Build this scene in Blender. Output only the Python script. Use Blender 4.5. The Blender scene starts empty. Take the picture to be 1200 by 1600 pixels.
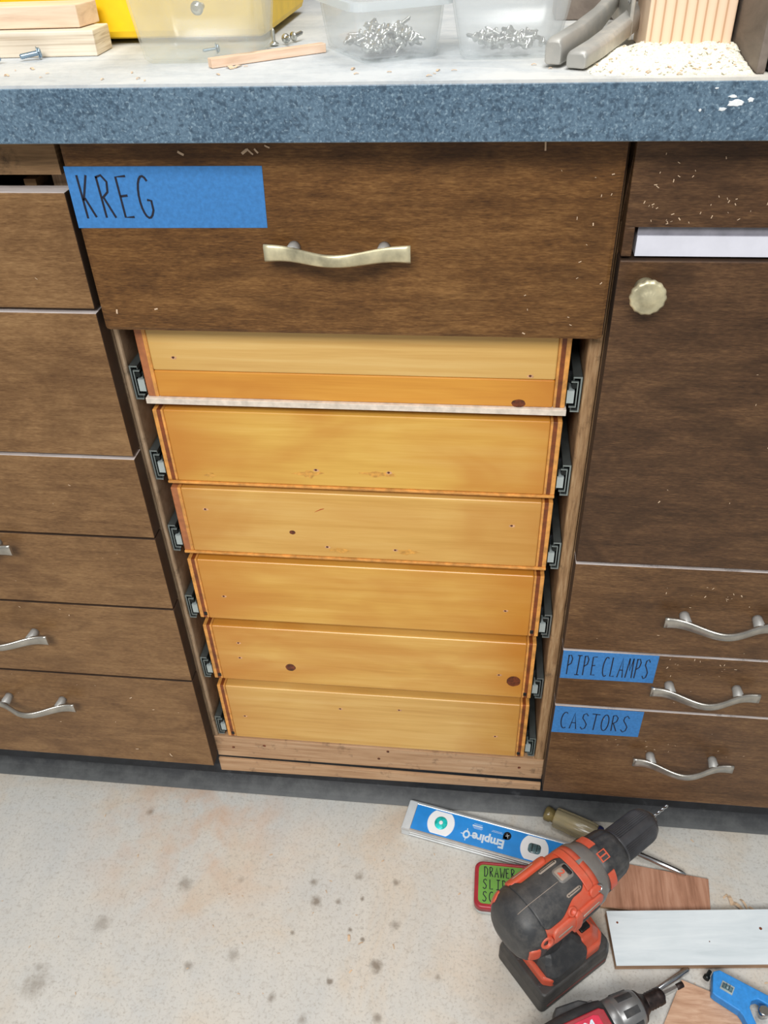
import bpy, bmesh, math, random
from mathutils import Vector, Matrix
random.seed(7)
SC = bpy.context.scene
COL = SC.collection
PI = math.pi

# ------------------------------------------------------------------ camera
F_PX = 1304.55
CAM_LOC = (0.32742, -0.63378, 1.03019)
PITCH, YAW, ROLL = 0.6632141, -0.1346073, 0.0403672
def cam_axes():
    a, b, c = PITCH, YAW, ROLL
    fw = Vector((math.sin(b)*math.cos(a), math.cos(b)*math.cos(a), -math.sin(a)))
    r = Vector((math.cos(b), -math.sin(b), 0)); d = fw.cross(r)
    r2 = r*math.cos(c)+d*math.sin(c); d2 = -r*math.sin(c)+d*math.cos(c)
    return r2, d2, fw
r2, d2, fw = cam_axes()
cd = bpy.data.cameras.new('camera'); cam = bpy.data.objects.new('camera', cd); COL.objects.link(cam)
up, bk = -d2, -fw
cam.matrix_world = Matrix(((r2.x, up.x, bk.x, CAM_LOC[0]), (r2.y, up.y, bk.y, CAM_LOC[1]), (r2.z, up.z, bk.z, CAM_LOC[2]), (0, 0, 0, 1)))
cd.sensor_fit = 'VERTICAL'; cd.sensor_height = 36; cd.lens = F_PX/1600*36; cd.clip_start = 0.01
SC.camera = cam

# ------------------------------------------------------------------ light
SC.view_settings.view_transform = 'Standard'; SC.view_settings.look = 'None'
SC.view_settings.gamma = 1; SC.view_settings.use_curve_mapping = False
SC.view_settings.exposure = 0.0
w = bpy.data.worlds.new('garage_air'); SC.world = w; w.use_nodes = True
bg = w.node_tree.nodes['Background']; bg.inputs['Color'].default_value = (0.93, 0.97, 1.0, 1); bg.inputs['Strength'].default_value = 0.27
def area(name, loc, target, sx, sy, power, color=(1, 0.98, 0.95)):
    l = bpy.data.lights.new(name, 'AREA'); l.shape = 'RECTANGLE'; l.size = sx; l.size_y = sy; l.energy = power; l.color = color
    o = bpy.data.objects.new(name, l); COL.objects.link(o); o.location = loc
    o.rotation_euler = (Vector(target)-Vector(loc)).to_track_quat('-Z', 'Y').to_euler(); return o
area('ceiling_lamp', (0.0, -2.1, 2.55), (0.2, 0, 0.6), 1.5, 0.8, 76, (1, 1, 0.985))
area('ceiling_lamp', (0.55, -0.15, 2.6), (0.5, -0.15, 0), 1.3, 0.4, 23, (1, 1, 0.985))

# ------------------------------------------------------------------ helpers
def lin(c):
    return tuple(((v/255)/12.92 if v/255 <= 0.04045 else ((v/255+0.055)/1.055)**2.4) for v in c)+(1,)
class NT:
    def __init__(s, name):
        s.m = bpy.data.materials.new(name); s.m.use_nodes = True; s.t = s.m.node_tree
        s.p = s.t.nodes['Principled BSDF']; s.out = s.t.nodes['Material Output']
        s.tc = s.t.nodes.new('ShaderNodeTexCoord')
    def n(s, t, **k):
        x = s.t.nodes.new(t)
        for a, b in k.items():
            if a in x.inputs: x.inputs[a].default_value = b
            else: setattr(x, a, b)
        return x
    def l(s, a, b): s.t.links.new(a, b)
    def coords(s, scale=(1, 1, 1), loc=(0, 0, 0), rot=(0, 0, 0)):
        m = s.n('ShaderNodeMapping'); m.inputs['Scale'].default_value = scale; m.inputs['Location'].default_value = loc; m.inputs['Rotation'].default_value = rot
        s.l(s.tc.outputs['Object'], m.inputs['Vector']); return m.outputs['Vector']
    def noise(s, scale, sc=(1, 1, 1), detail=4, rough=0.55, dist=0, loc=(0, 0, 0)):
        x = s.n('ShaderNodeTexNoise'); x.inputs['Scale'].default_value = scale; x.inputs['Detail'].default_value = detail
        x.inputs['Roughness'].default_value = rough; x.inputs['Distortion'].default_value = dist
        s.l(s.coords(sc, loc), x.inputs['Vector']); return x.outputs['Fac']
    def ramp(s, fac, stops):
        r = s.n('ShaderNodeValToRGB'); e = r.color_ramp.elements
        while len(e) < len(stops): e.new(0.5)
        for i, (p, c) in enumerate(stops):
            e[i].position = p; e[i].color = lin(c) if max(c) > 1.001 else tuple(c)+(1,)
        s.l(fac, r.inputs['Fac']); return r.outputs['Color']
    def mix(s, fac, a, b, mode='MIX'):
        x = s.n('ShaderNodeMix', data_type='RGBA', blend_type=mode)
        for v, i in ((fac, 0), (a, 6), (b, 7)):
            if hasattr(v, 'links'): s.l(v, x.inputs[i])
            else: x.inputs[i].default_value = v if i == 0 else (lin(v) if max(v) > 1.001 else tuple(v)+(1,))
        return x.outputs[2]
    def math(s, op, a, b=0.0, clamp=False):
        x = s.n('ShaderNodeMath', operation=op, use_clamp=clamp)
        for v, i in ((a, 0), (b, 1)):
            if hasattr(v, 'links'): s.l(v, x.inputs[i])
            else: x.inputs[i].default_value = v
        return x.outputs[0]
    def color(s, c):
        if hasattr(c, 'links'): s.l(c, s.p.inputs['Base Color'])
        else: s.p.inputs['Base Color'].default_value = lin(c)
    def bump(s, fac, strength=0.2, dist=0.001):
        b = s.n('ShaderNodeBump'); b.inputs['Strength'].default_value = strength; b.inputs['Distance'].default_value = dist
        s.l(fac, b.inputs['Height']); s.l(b.outputs['Normal'], s.p.inputs['Normal'])
    def set(s, rough=0.5, metal=0.0, **k):
        s.p.inputs['Roughness'].default_value = rough; s.p.inputs['Metallic'].default_value = metal
        for a, b in k.items(): s.p.inputs[a].default_value = b
        return s.m
M = {}
def plain(key, c, rough=0.5, metal=0, vary=0.12, scale=60, bump=0.0, **k):
    n = NT(key); f = n.noise(scale, detail=5)
    lo = tuple(max(2, v*(1-vary)) for v in c); hi = tuple(min(254, v*(1+vary)) for v in c)
    n.color(n.ramp(f, [(0.3, lo), (0.7, hi)]))
    if bump: n.bump(f, bump)
    M[key] = n.set(rough, metal, **k); return M[key]
def dusty(key, c, dust=(150, 140, 128), amount=0.45, rough=0.5, scale=90, metal=0):
    n = NT(key); a = n.noise(scale, detail=7, rough=0.7); b = n.noise(14, detail=4)
    f = n.math('MULTIPLY', n.ramp(a, [(0.42, (0, 0, 0)), (0.8, (1, 1, 1))]), n.ramp(b, [(0.35, (0.15,)*3), (0.7, (amount,)*3)]))
    n.color(n.mix(f, c, dust)); n.bump(a, 0.12, 0.0005)
    M[key] = n.set(rough, metal); return M[key]
def stained(key, dark, mid, light, seed=0):
    n = NT(key)
    g = n.noise(1, (28, 28, 330), 6, 0.62, 0.4, (seed, seed*2, seed)); f = n.noise(1, (150, 150, 850), 3, 0.6, 0.3, (seed, 0, seed))
    big = n.noise(1, (4, 4, 9), 4, 0.55, 1.2, (seed*3, 1, seed))
    med = n.noise(1, (16, 16, 40), 5, 0.6, 0.8, (seed, 3, seed))
    a = n.math('ADD', n.math('MULTIPLY', g, 0.26), n.math('MULTIPLY', f, 0.34))
    a = n.math('ADD', a, n.math('MULTIPLY', big, 0.2)); a = n.math('ADD', a, n.math('MULTIPLY', med, 0.2))
    c = n.ramp(a, [(0.36, dark), (0.5, mid), (0.63, light)])
    bl = n.noise(1, (11, 11, 22), 5, 0.62, 1.5, (seed*5, 2, seed)); c = n.mix(n.ramp(bl, [(0.46, (0, 0, 0)), (0.72, (0.62,)*3)]), c, dark)
    v = n.n('ShaderNodeTexVoronoi'); v.inputs['Scale'].default_value = 55; n.l(n.coords((1, 1, 0.8), (seed, 0, 0)), v.inputs['Vector'])
    sp = n.ramp(v.outputs['Distance'], [(0.03, (1, 1, 1)), (0.05, (0, 0, 0))])
    msk = n.ramp(n.noise(9, loc=(seed, 5, 1)), [(0.58, (0, 0, 0)), (0.66, (0.5,)*3)])
    n.color(n.mix(n.math('MULTIPLY', sp, msk), c, (178, 152, 122))); n.bump(f, 0.08, 0.0004)
    M[key] = n.set(0.42, **{'Specular IOR Level': 0.35}); return M[key]
stained('stained_left', (90, 61, 35), (130, 96, 61), (156, 121, 81), 1)
stained('stained_center', (58, 34, 14), (106, 71, 36), (142, 102, 58), 4)
stained('stained_door', (50, 33, 20), (86, 60, 39), (116, 85, 56), 11)
stained('stained_right', (64, 43, 26), (104, 74, 47), (136, 102, 67), 8)
def plyedge(key, a, b, c, sc=(300, 30, 30)):
    n = NT(key); g = n.noise(1, sc, 5, 0.65); k = n.noise(45, detail=6, rough=0.7)
    col = n.ramp(g, [(0.3, a), (0.5, b), (0.72, c)])
    n.color(n.mix(n.ramp(k, [(0.58, (0, 0, 0)), (0.72, (0.7,)*3)]), col, tuple(v*0.45 for v in a))); n.bump(k, 0.4)
    M[key] = n.set(0.8); return M[key]
plyedge('ply_edge_left', (134, 108, 82), (170, 142, 112), (192, 168, 140))
plyedge('ply_edge_right', (120, 90, 60), (160, 124, 86), (184, 152, 114))
plyedge('rail_pine', (160, 122, 88), (186, 148, 112), (202, 168, 134), (12, 60, 200))
plyedge('raw_edge', (166, 152, 146), (198, 188, 184), (220, 212, 208), (20, 200, 20))
plyedge('ply_side', (104, 78, 50), (136, 104, 70), (156, 124, 88), (20, 20, 300))
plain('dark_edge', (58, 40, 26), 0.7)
plain('cabinet_inside', (110, 84, 66), 0.8)
def pine(key, a, b, c, seed=0, gscale=1.0, edge=(196, 124, 40), amount=0.6):
    n = NT(key)
    g = n.noise(1, (3.5, 3.5, 75*gscale), 5, 0.5, 0.7, (seed, seed, seed*1.7)); f = n.noise(1, (22, 22, 600), 3, 0.5, 0.2)
    s = n.math('ADD', n.math('MULTIPLY', g, 0.72), n.math('MULTIPLY', f, 0.28))
    col = n.ramp(s, [(0.3, a), (0.5, b), (0.7, c)])
    blot = n.noise(1, (7, 7, 16), 3, 0.5, 0.5, (seed*2, 1, seed))
    col = n.mix(n.ramp(blot, [(0.42, (0, 0, 0)), (0.72, (amount,)*3)]), col, edge)
    sx = n.n('ShaderNodeSeparateXYZ'); n.l(n.tc.outputs['Object'], sx.inputs[0])
    dx = n.math('ABSOLUTE', n.math('ADD', sx.outputs[0], 0.0)); w2 = n.math('ADD', dx, n.math('MULTIPLY', blot, 0.12))
    col = n.mix(n.ramp(w2, [(0.16, (0, 0, 0)), (0.245, (0.75,)*3)]), col, edge)
    n.color(col); n.bump(f, 0.04, 0.0004)
    M[key] = n.set(0.33, **{'Specular IOR Level': 0.4, 'Coat Weight': 0.25, 'Coat Roughness': 0.25}); return M[key]
pine('pine_pale', (206, 158, 86), (220, 176, 102), (230, 192, 122), 2, 1.6, (212, 166, 90), 0.3)
pine('pine_orange', (204, 134, 44), (218, 152, 56), (226, 166, 72), 5, 0.8)
pine('pine_one', (210, 158, 66), (222, 174, 80), (230, 188, 100), 9, 0.8)
pine('pine_two', (204, 154, 72), (220, 172, 90), (228, 186, 108), 13, 1.0, (194, 130, 52), 0.4)
pine('pine_three', (202, 146, 58), (218, 164, 72), (228, 180, 92), 17, 0.7)
pine('pine_four', (204, 150, 66), (220, 168, 82), (230, 184, 102), 21, 0.8)
pine('pine_five', (200, 152, 78), (220, 174, 96), (228, 186, 114), 25, 1.5, (198, 138, 62), 0.35)
plain('amber_ply', (212, 148, 74), 0.4, vary=0.14, scale=120)
plain('brown_ply', (172, 106, 66), 0.45, vary=0.1, scale=120)
plain('dark_ply', (122, 62, 26), 0.45, vary=0.2, scale=120)
plain('knot', (92, 44, 20), 0.45, vary=0.45, scale=220)
plain('pit', (206, 158, 118), 0.7, vary=0.2, scale=300)
plain('pit_dark', (84, 44, 26), 0.7)
plain('scratch', (176, 74, 28), 0.6)
plain('smudge', (208, 152, 70), 0.5, vary=0.15, scale=200)
plain('white_ply', (222, 208, 192), 0.7, vary=0.08, scale=140, bump=0.2)
plain('zinc', (150, 160, 158), 0.34, 0.75, vary=0.1)
plain('zinc_light', (182, 192, 190), 0.4, 0.35, vary=0.08)
plain('dull_steel', (74, 78, 76), 0.5, 0.4)
plain('black_steel', (26, 32, 31), 0.35, 0.4)
plain('steel', (196, 198, 200), 0.22, 1.0, vary=0.08)
plain('brass', (206, 196, 162), 0.42, 0.6, vary=0.22, scale=45)
plain('nickel', (172, 168, 160), 0.33, 0.85, vary=0.14, scale=45)
plain('nickel_post', (160, 158, 154), 0.45, 0.25, vary=0.08)
plain('tape_blue', (58, 124, 188), 0.75, vary=0.06, scale=300, bump=0.1)
plain('ink', (22, 24, 42), 0.6)
plain('laminate_white', (224, 224, 234), 0.35, vary=0.02)
plain('grey_strip', (136, 134, 142), 0.5)
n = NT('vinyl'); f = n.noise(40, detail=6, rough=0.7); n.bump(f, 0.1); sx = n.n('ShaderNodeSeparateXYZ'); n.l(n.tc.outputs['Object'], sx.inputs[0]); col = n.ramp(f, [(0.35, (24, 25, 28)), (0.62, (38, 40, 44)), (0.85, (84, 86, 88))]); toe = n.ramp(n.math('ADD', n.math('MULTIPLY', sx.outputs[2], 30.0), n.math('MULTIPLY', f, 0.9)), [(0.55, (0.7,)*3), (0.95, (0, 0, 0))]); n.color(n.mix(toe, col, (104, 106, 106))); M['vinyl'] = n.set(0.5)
# speckled laminate
def laminate(key, dust):
    n = NT(key)
    v = n.noise(280, detail=3, rough=0.55); s2 = n.noise(520, detail=2, loc=(3, 1, 2)); s3 = n.noise(420, detail=2, loc=(7, 4, 1)); big = n.noise(26, detail=4)
    c = n.ramp(s2, [(0.35, (68, 90, 109)), (0.5, (83, 106, 125)), (0.65, (102, 126, 144))])
    c = n.mix(n.ramp(big, [(0.4, (0, 0, 0)), (0.75, (0.45,)*3)]), c, (118, 142, 160))
    c = n.mix(n.ramp(v, [(0.34, (0.7,)*3), (0.5, (0, 0, 0))]), c, (50, 67, 84))
    c = n.mix(n.ramp(s3, [(0.57, (0, 0, 0)), (0.68, (0.55,)*3)]), c, (150, 172, 186))
    if dust:
        d = n.noise(1, (7, 22, 7), 6, 0.65, 0.8); d2 = n.noise(150, detail=4)
        m = n.math('ADD', n.math('MULTIPLY', d, 0.8), n.math('MULTIPLY', d2, 0.25))
        sx = n.n('ShaderNodeSeparateXYZ'); n.l(n.tc.outputs['Object'], sx.inputs[0])
        side = n.ramp(n.math('ADD', n.math('MULTIPLY', sx.outputs[0], 2.0), n.math('MULTIPLY', d, 0.3)), [(0.25, (206, 208, 208)), (0.8, (232, 222, 204))])
        c = n.mix(n.ramp(m, [(0.3, (0.55,)*3), (0.6, (0.94,)*3)]), c, side); n.bump(m, 0.25)
    n.color(c); M[key] = n.set(0.38 if not dust else 0.7)
laminate('laminate', False); laminate('laminate_dusty', True)
# concrete with spots
n = NT('concrete')
a = n.noise(6.5, detail=7, rough=0.62, dist=0.7); b = n.noise(130, detail=5, rough=0.7); c0 = n.noise(1, (26, 9, 9), 5, 0.6); br = n.noise(1, (420, 26, 1), 3, 0.5)
c = n.ramp(a, [(0.34, (196, 196, 193)), (0.5, (201, 198, 191)), (0.62, (203, 192, 177)), (0.8, (198, 176, 154))])
c = n.mix(n.ramp(c0, [(0.4, (0, 0, 0)), (0.8, (0.5,)*3)]), c, (218, 212, 202))
c = n.mix(n.ramp(b, [(0.32, (0.4,)*3), (0.48, (0, 0, 0))]), c, (164, 156, 146))
warp = n.noise(55, detail=4); warp2 = n.noise(160, detail=3)
SPOTS = [(-0.1619, -0.251, .017, .45), (-0.0193, -0.1178, .011, .5), (-0.1095, -0.1774, .012, .4), (0.1531, -0.1235, .0085, .7), (0.2385, -0.195, .0085, .8), (0.2027, -0.0869, .006, .6),
 (0.0646, -0.1977, .008, .4), (0.1845, -0.2167, .004, .9), (-0.1, -0.021, .006, .7), (0.145, -0.1, .005, .6), (0.18, -0.122, .004, .6), (0.25, -0.09, .005, .6), (0.254, -0.145, .007, .5), (0.12, -0.24, .005, .6),
 (0.2, -0.155, .003, .8), (0.217, -0.165, .003, .8), (0.05, -0.105, .005, .35), (-0.165, -0.235, .006, .4), (0.014, -0.215, .006, .5), (0.13, -0.165, .003, .6), (0.21, -0.115, .003, .7), (0.245, -0.25, .006, .6), (0.31, -0.2, .004, .5), (0.16, -0.26, .006, .5), (0.33, -0.25, .005, .4)]
geo = n.coords()
tot = None
for (x, y, r, s) in SPOTS:
    d = n.n('ShaderNodeVectorMath', operation='DISTANCE'); n.l(geo, d.inputs[0]); d.inputs[1].default_value = (x, y, 0)
    dd = n.math('DIVIDE', d.outputs['Value'], r); dd = n.math('ADD', dd, n.math('MULTIPLY', n.math('SUBTRACT', warp, 0.5), 1.6)); dd = n.math('ADD', dd, n.math('MULTIPLY', n.math('SUBTRACT', warp2, 0.5), 1.2))
    q = n.math('MULTIPLY', n.math('SUBTRACT', 1.2, dd, True), s*1.4, True)
    tot = q if tot is None else n.math('MAXIMUM', tot, q)
c = n.mix(n.ramp(n.noise(300, detail=3), [(0.34, (0.35,)*3), (0.46, (0, 0, 0))]), c, (150, 142, 132))
c = n.mix(n.math('MULTIPLY', tot, 0.8), c, (120, 108, 94))
d = n.n('ShaderNodeVectorMath', operation='DISTANCE'); n.l(geo, d.inputs[0]); d.inputs[1].default_value = (-0.03, -0.02, 0)
pk = n.math('MULTIPLY', n.math('SUBTRACT', 1.0, n.math('MULTIPLY', d.outputs['Value'], 5.5), True), n.ramp(n.noise(22, detail=5), [(0.42, (0, 0, 0)), (0.66, (0.8,)*3)]))
c = n.mix(pk, c, (202, 166, 138))
n.color(c); n.bump(n.math('ADD', b, br), 0.25, 0.0012); M['concrete'] = n.set(0.8)
# drill
dusty('tool_black', (50, 51, 53), (122, 117, 111), 0.6, 0.5)
dusty('tool_orange', (200, 84, 58), (186, 132, 112), 0.75, 0.42)
dusty('tool_grey', (112, 108, 104), (150, 142, 134), 0.5, 0.4)
dusty('battery_black', (56, 55, 54), (112, 106, 100), 0.6, 0.5)
plain('groove', (150, 136, 124), 0.8)
plain('deep_black', (12, 12, 13), 0.5)
plain('chuck_black', (80, 80, 83), 0.34, 0.45)
plain('battery_red', (98, 50, 46), 0.6)
dusty('tool_red', (158, 30, 44), (150, 110, 104), 0.5, 0.4)
dusty('driver_grey', (128, 128, 128), (168, 162, 156), 0.4, 0.35, metal=0.5)
plain('pinkish_red', (206, 36, 70), 0.4)
plain('rust_black', (44, 34, 32), 0.5, 0.4, vary=0.4, scale=200)
plain('level_blue', (44, 144, 226), 0.38, vary=0.04)
plain('level_alu', (198, 200, 200), 0.38, 0.5, vary=0.05)
plain('level_cap', (206, 210, 212), 0.4, vary=0.03)
plain('level_white', (246, 248, 250), 0.4, vary=0.01)
plain('print_white', (214, 228, 240), 0.5, vary=0.02)
plain('vial_green', (44, 236, 214), 0.15, vary=0.25, scale=160, **{'Transmission Weight': 0.2})
plain('vial_grey', (92, 118, 124), 0.12, vary=0.35, scale=120, **{'Transmission Weight': 0.2})
plain('tin_red', (158, 40, 52), 0.35, vary=0.1)
plain('tin_green', (110, 164, 72), 0.7, vary=0.05)
plain('tin_white', (200, 206, 204), 0.4, 0.2)
plain('collar_navy', (36, 40, 84), 0.4)
n = NT('amber_acetate'); n.color((224, 210, 172)); M['amber_acetate'] = n.set(0.18, **{'Transmission Weight': 0.65, 'IOR': 1.45})
plain('amber_dark', (112, 98, 62), 0.2, vary=0.3, scale=80)
plain('amber_core', (190, 174, 132), 0.4, vary=0.3, scale=80)
def grain(key, a, b, c, sc, rough=0.75):
    n = NT(key); g = n.noise(1, sc, 6, 0.6, 0.5); k = n.noise(20, detail=5)
    n.color(n.mix(n.ramp(k, [(0.45, (0, 0, 0)), (0.8, (0.35,)*3)]), n.ramp(g, [(0.3, a), (0.5, b), (0.7, c)]), a)); n.bump(g, 0.1, 0.0005); M[key] = n.set(rough)
grain('lauan', (142, 98, 74), (174, 126, 100), (194, 148, 122), (160, 14, 60))
grain('lauan_pale', (176, 134, 106), (198, 158, 130), (212, 176, 148), (40, 260, 60))
grain('painted_white', (196, 206, 210), (214, 222, 226), (224, 231, 234), (10, 90, 40), 0.6)
grain('ply_layer', (136, 104, 78), (168, 132, 102), (186, 154, 124), (30, 30, 500))
grain('pale_lumber', (206, 178, 152), (226, 200, 174), (236, 216, 194), (12, 60, 160))
grain('pale_ply', (178, 158, 134), (224, 210, 188), (238, 228, 212), (6, 16, 520))
grain('pink_stick', (206, 170, 142), (226, 194, 166), (236, 212, 190), (20, 200, 200))
n = NT('fir_block'); wv = n.n('ShaderNodeTexWave', wave_type='BANDS', bands_direction='X'); wv.inputs['Scale'].default_value = 46; wv.inputs['Distortion'].default_value = 3.0; wv.inputs['Detail'].default_value = 2; wv.inputs['Detail Scale'].default_value = 0.4
n.l(n.coords((1, 1, 0.22)), wv.inputs['Vector']); n.color(n.ramp(wv.outputs['Fac'], [(0.03, (200, 158, 124)), (0.12, (230, 198, 168)), (0.8, (236, 208, 180))])); M['fir_block'] = n.set(0.75)
grain('weathered', (84, 74, 66), (116, 104, 94), (140, 128, 116), (40, 14, 40))
plain('case_yellow', (246, 200, 22), 0.45, vary=0.04)
plain('black_plastic', (20, 20, 23), 0.45)
dusty('cast_metal', (170, 168, 162), (224, 214, 198), 0.95, 0.45, 60, 0.35)
plain('sawdust', (238, 226, 204), 0.95, vary=0.16, scale=420, bump=0.5)
plain('shaving', (208, 180, 150), 0.85, vary=0.1)
plain('bolt_zinc', (150, 172, 190), 0.28, 0.8, vary=0.1)
plain('screw_zinc', (206, 206, 200), 0.25, 0.9, vary=0.1)
plain('chip_white', (226, 232, 236), 0.8)
plain('square_blue', (46, 138, 214), 0.5, vary=0.06, bump=0.15, scale=260)
def clear_plastic(key, tint, milky):
    n = NT(key); t = n.t; t.nodes.remove(n.p)
    tr = n.n('ShaderNodeBsdfTransparent'); tr.inputs[0].default_value = (0.97, 0.98, 0.98, 1)
    df = n.n('ShaderNodeBsdfDiffuse'); df.inputs[0].default_value = lin(tint); tl = n.n('ShaderNodeBsdfTranslucent'); tl.inputs[0].default_value = lin(tint)
    gl = n.n('ShaderNodeBsdfGlossy'); gl.inputs['Roughness'].default_value = 0.15
    m1 = n.n('ShaderNodeMixShader'); m1.inputs[0].default_value = 0.5; n.l(df.outputs[0], m1.inputs[1]); n.l(tl.outputs[0], m1.inputs[2])
    m2 = n.n('ShaderNodeMixShader'); m2.inputs[0].default_value = milky; n.l(tr.outputs[0], m2.inputs[1]); n.l(m1.outputs[0], m2.inputs[2])
    lw = n.n('ShaderNodeLayerWeight'); lw.inputs[0].default_value = 0.25; fr = n.math('ADD', n.math('MULTIPLY', lw.outputs['Facing'], 0.16), 0.02); m3 = n.n('ShaderNodeMixShader'); n.l(fr, m3.inputs[0]); n.l(m2.outputs[0], m3.inputs[1]); n.l(gl.outputs[0], m3.inputs[2])
    n.l(m3.outputs[0], n.out.inputs['Surface']); M[key] = n.m
clear_plastic('clear_tub', (248, 250, 252), 0.2); clear_plastic('milky_tub', (252, 252, 246), 0.16); clear_plastic('tub_rim', (240, 244, 246), 0.5)

class MB:
    """collects faces of one mesh"""
    def __init__(s): s.v = []; s.f = []; s.m = []; s.s = []
    def add(s, vs, fs, m=0, smooth=False, T=None):
        b = len(s.v); s.v += [tuple(T @ Vector(v)) if T else tuple(v) for v in vs]
        for f in fs: s.f.append([i+b for i in f]); s.m.append(m); s.s.append(smooth)
        return s
    def box(s, x0, x1, y0, y1, z0, z1, m=0, T=None):
        v = [(x, y, z) for z in (z0, z1) for y in (y0, y1) for x in (x0, x1)]
        return s.add(v, [(0, 2, 3, 1), (4, 5, 7, 6), (0, 1, 5, 4), (2, 6, 7, 3), (0, 4, 6, 2), (1, 3, 7, 5)], m, False, T)
    def loft(s, rings, m=0, smooth=True, caps=True, T=None, closed=True):
        n = len(rings[0]); v = [p for r in rings for p in r]; f = []
        for i in range(len(rings)-1):
            for j in range(n if closed else n-1):
                k = (j+1) % n; f.append((i*n+j, i*n+k, (i+1)*n+k, (i+1)*n+j))
        s.add(v, f, m, smooth, T)
        if caps:
            s.add(rings[0], [tuple(range(n))[::-1]], m, False, T); s.add(rings[-1], [tuple(range(n))], m, False, T)
        return s
    def lathe(s, prof, axis='z', seg=24, m=0, smooth=True, T=None, caps=True, mod=None):
        rings = []
        for (h, r) in prof:
            ring = []
            for j in range(seg):
                t = 2*PI*j/seg; rr = r*(mod(t, h) if mod else 1)
                c, d = rr*math.cos(t), rr*math.sin(t)
                ring.append({'z': (c, d, h), 'x': (h, c, d), 'y': (d, h, c)}[axis])
            rings.append(ring)
        return s.loft(rings, m, smooth, caps, T)
    def prism(s, poly, z0, z1, m=0, T=None, mtop=None):
        n = len(poly); v = [(x, y, z0) for x, y in poly]+[(x, y, z1) for x, y in poly]
        s.add(v, [(i, (i+1) % n, (i+1) % n+n, i+n) for i in range(n)]+[tuple(range(n))[::-1]], m, False, T)
        s.add([(x, y, z1) for x, y in poly], [tuple(range(n))], m if mtop is None else mtop, False, T); return s
    def tube(s, pts, r, seg=8, m=0, T=None):
        pts = [Vector(p) for p in pts]; rings = []
        for i, p in enumerate(pts):
            d = (pts[min(i+1, len(pts)-1)]-pts[max(i-1, 0)]).normalized()
            a = d.orthogonal().normalized() if i == 0 else (a-d*a.dot(d)).normalized(); b = d.cross(a)
            rr = r[i] if isinstance(r, (list, tuple)) else r
            rings.append([tuple(p+(a*math.cos(2*PI*j/seg)+b*math.sin(2*PI*j/seg))*rr) for j in range(seg)])
        return s.loft(rings, m, True, True, T)
    def ribbon(s, pts, w, fn, m=0, th=0.00025):
        """a pen stroke: flat strip in 2D mapped on a surface by fn(u,v,h)"""
        n = len(pts); L = []
        for i, p in enumerate(pts):
            q0 = Vector(pts[max(i-1, 0)]); q1 = Vector(pts[min(i+1, n-1)]); d = (q1-q0)
            d = d.normalized() if d.length > 0 else Vector((1, 0)); nn = Vector((-d.y, d.x))*w/2; p = Vector(p)
            L.append((p+nn, p-nn))
        rings = [[fn(a.x, a.y, 0), fn(a.x, a.y, th), fn(b.x, b.y, th), fn(b.x, b.y, 0)] for a, b in L]
        return s.loft(rings, m, False, True)
def link(name, mb, mats, parent=None, bevel=0.0, seg=2, label=None, T=None, subdiv=0):
    me = bpy.data.meshes.new(name); me.from_pydata([tuple(T @ Vector(v)) for v in mb.v] if T else mb.v, [], mb.f)
    for k in mats: me.materials.append(M[k])
    me.polygons.foreach_set('material_index', mb.m); me.polygons.foreach_set('use_smooth', mb.s); me.update()
    b = bmesh.new(); b.from_mesh(me); bmesh.ops.remove_doubles(b, verts=b.verts, dist=1e-6); bmesh.ops.recalc_face_normals(b, faces=b.faces); b.to_mesh(me); b.free()
    o = bpy.data.objects.new(name, me); COL.objects.link(o)
    if parent: o.parent = parent
    if bevel:
        md = o.modifiers.new('bevel', 'BEVEL'); md.width = bevel; md.segments = seg; md.limit_method = 'ANGLE'; md.angle_limit = math.radians(40)
    if subdiv:
        md = o.modifiers.new('subdivision', 'SUBSURF'); md.levels = md.render_levels = subdiv
    if label: o['label'] = label
    return o
def tag(o, label, cat, group=None):
    o['label'] = label; o['category'] = cat
    if group: o['group'] = group
    return o
def thing(name, label, cat, loc=(0, 0, 0), rot=(0, 0, 0), group=None):
    o = bpy.data.objects.new(name, None); COL.objects.link(o); o.location = loc; o.rotation_euler = rot; o.empty_display_size = 0.03
    return tag(o, label, cat, group)
def struct(name, mb, mats, **k):
    o = link(name, mb, mats, **k); o['kind'] = 'structure'; return o
def text_faces(txt, size, bold=0.0):
    cu = bpy.data.curves.new('lettering', 'FONT'); cu.body = txt; cu.size = size; cu.offset = bold; cu.align_x = 'CENTER'; cu.align_y = 'CENTER'; cu.resolution_u = 4
    o = bpy.data.objects.new('lettering', cu); COL.objects.link(o); bpy.context.view_layer.update()
    me = bpy.data.meshes.new_from_object(o.evaluated_get(bpy.context.evaluated_depsgraph_get()))
    vs = [tuple(v.co) for v in me.vertices]; fs = [tuple(p.vertices) for p in me.polygons]
    bpy.data.objects.remove(o); bpy.data.curves.remove(cu); bpy.data.meshes.remove(me); return vs, fs
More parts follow.
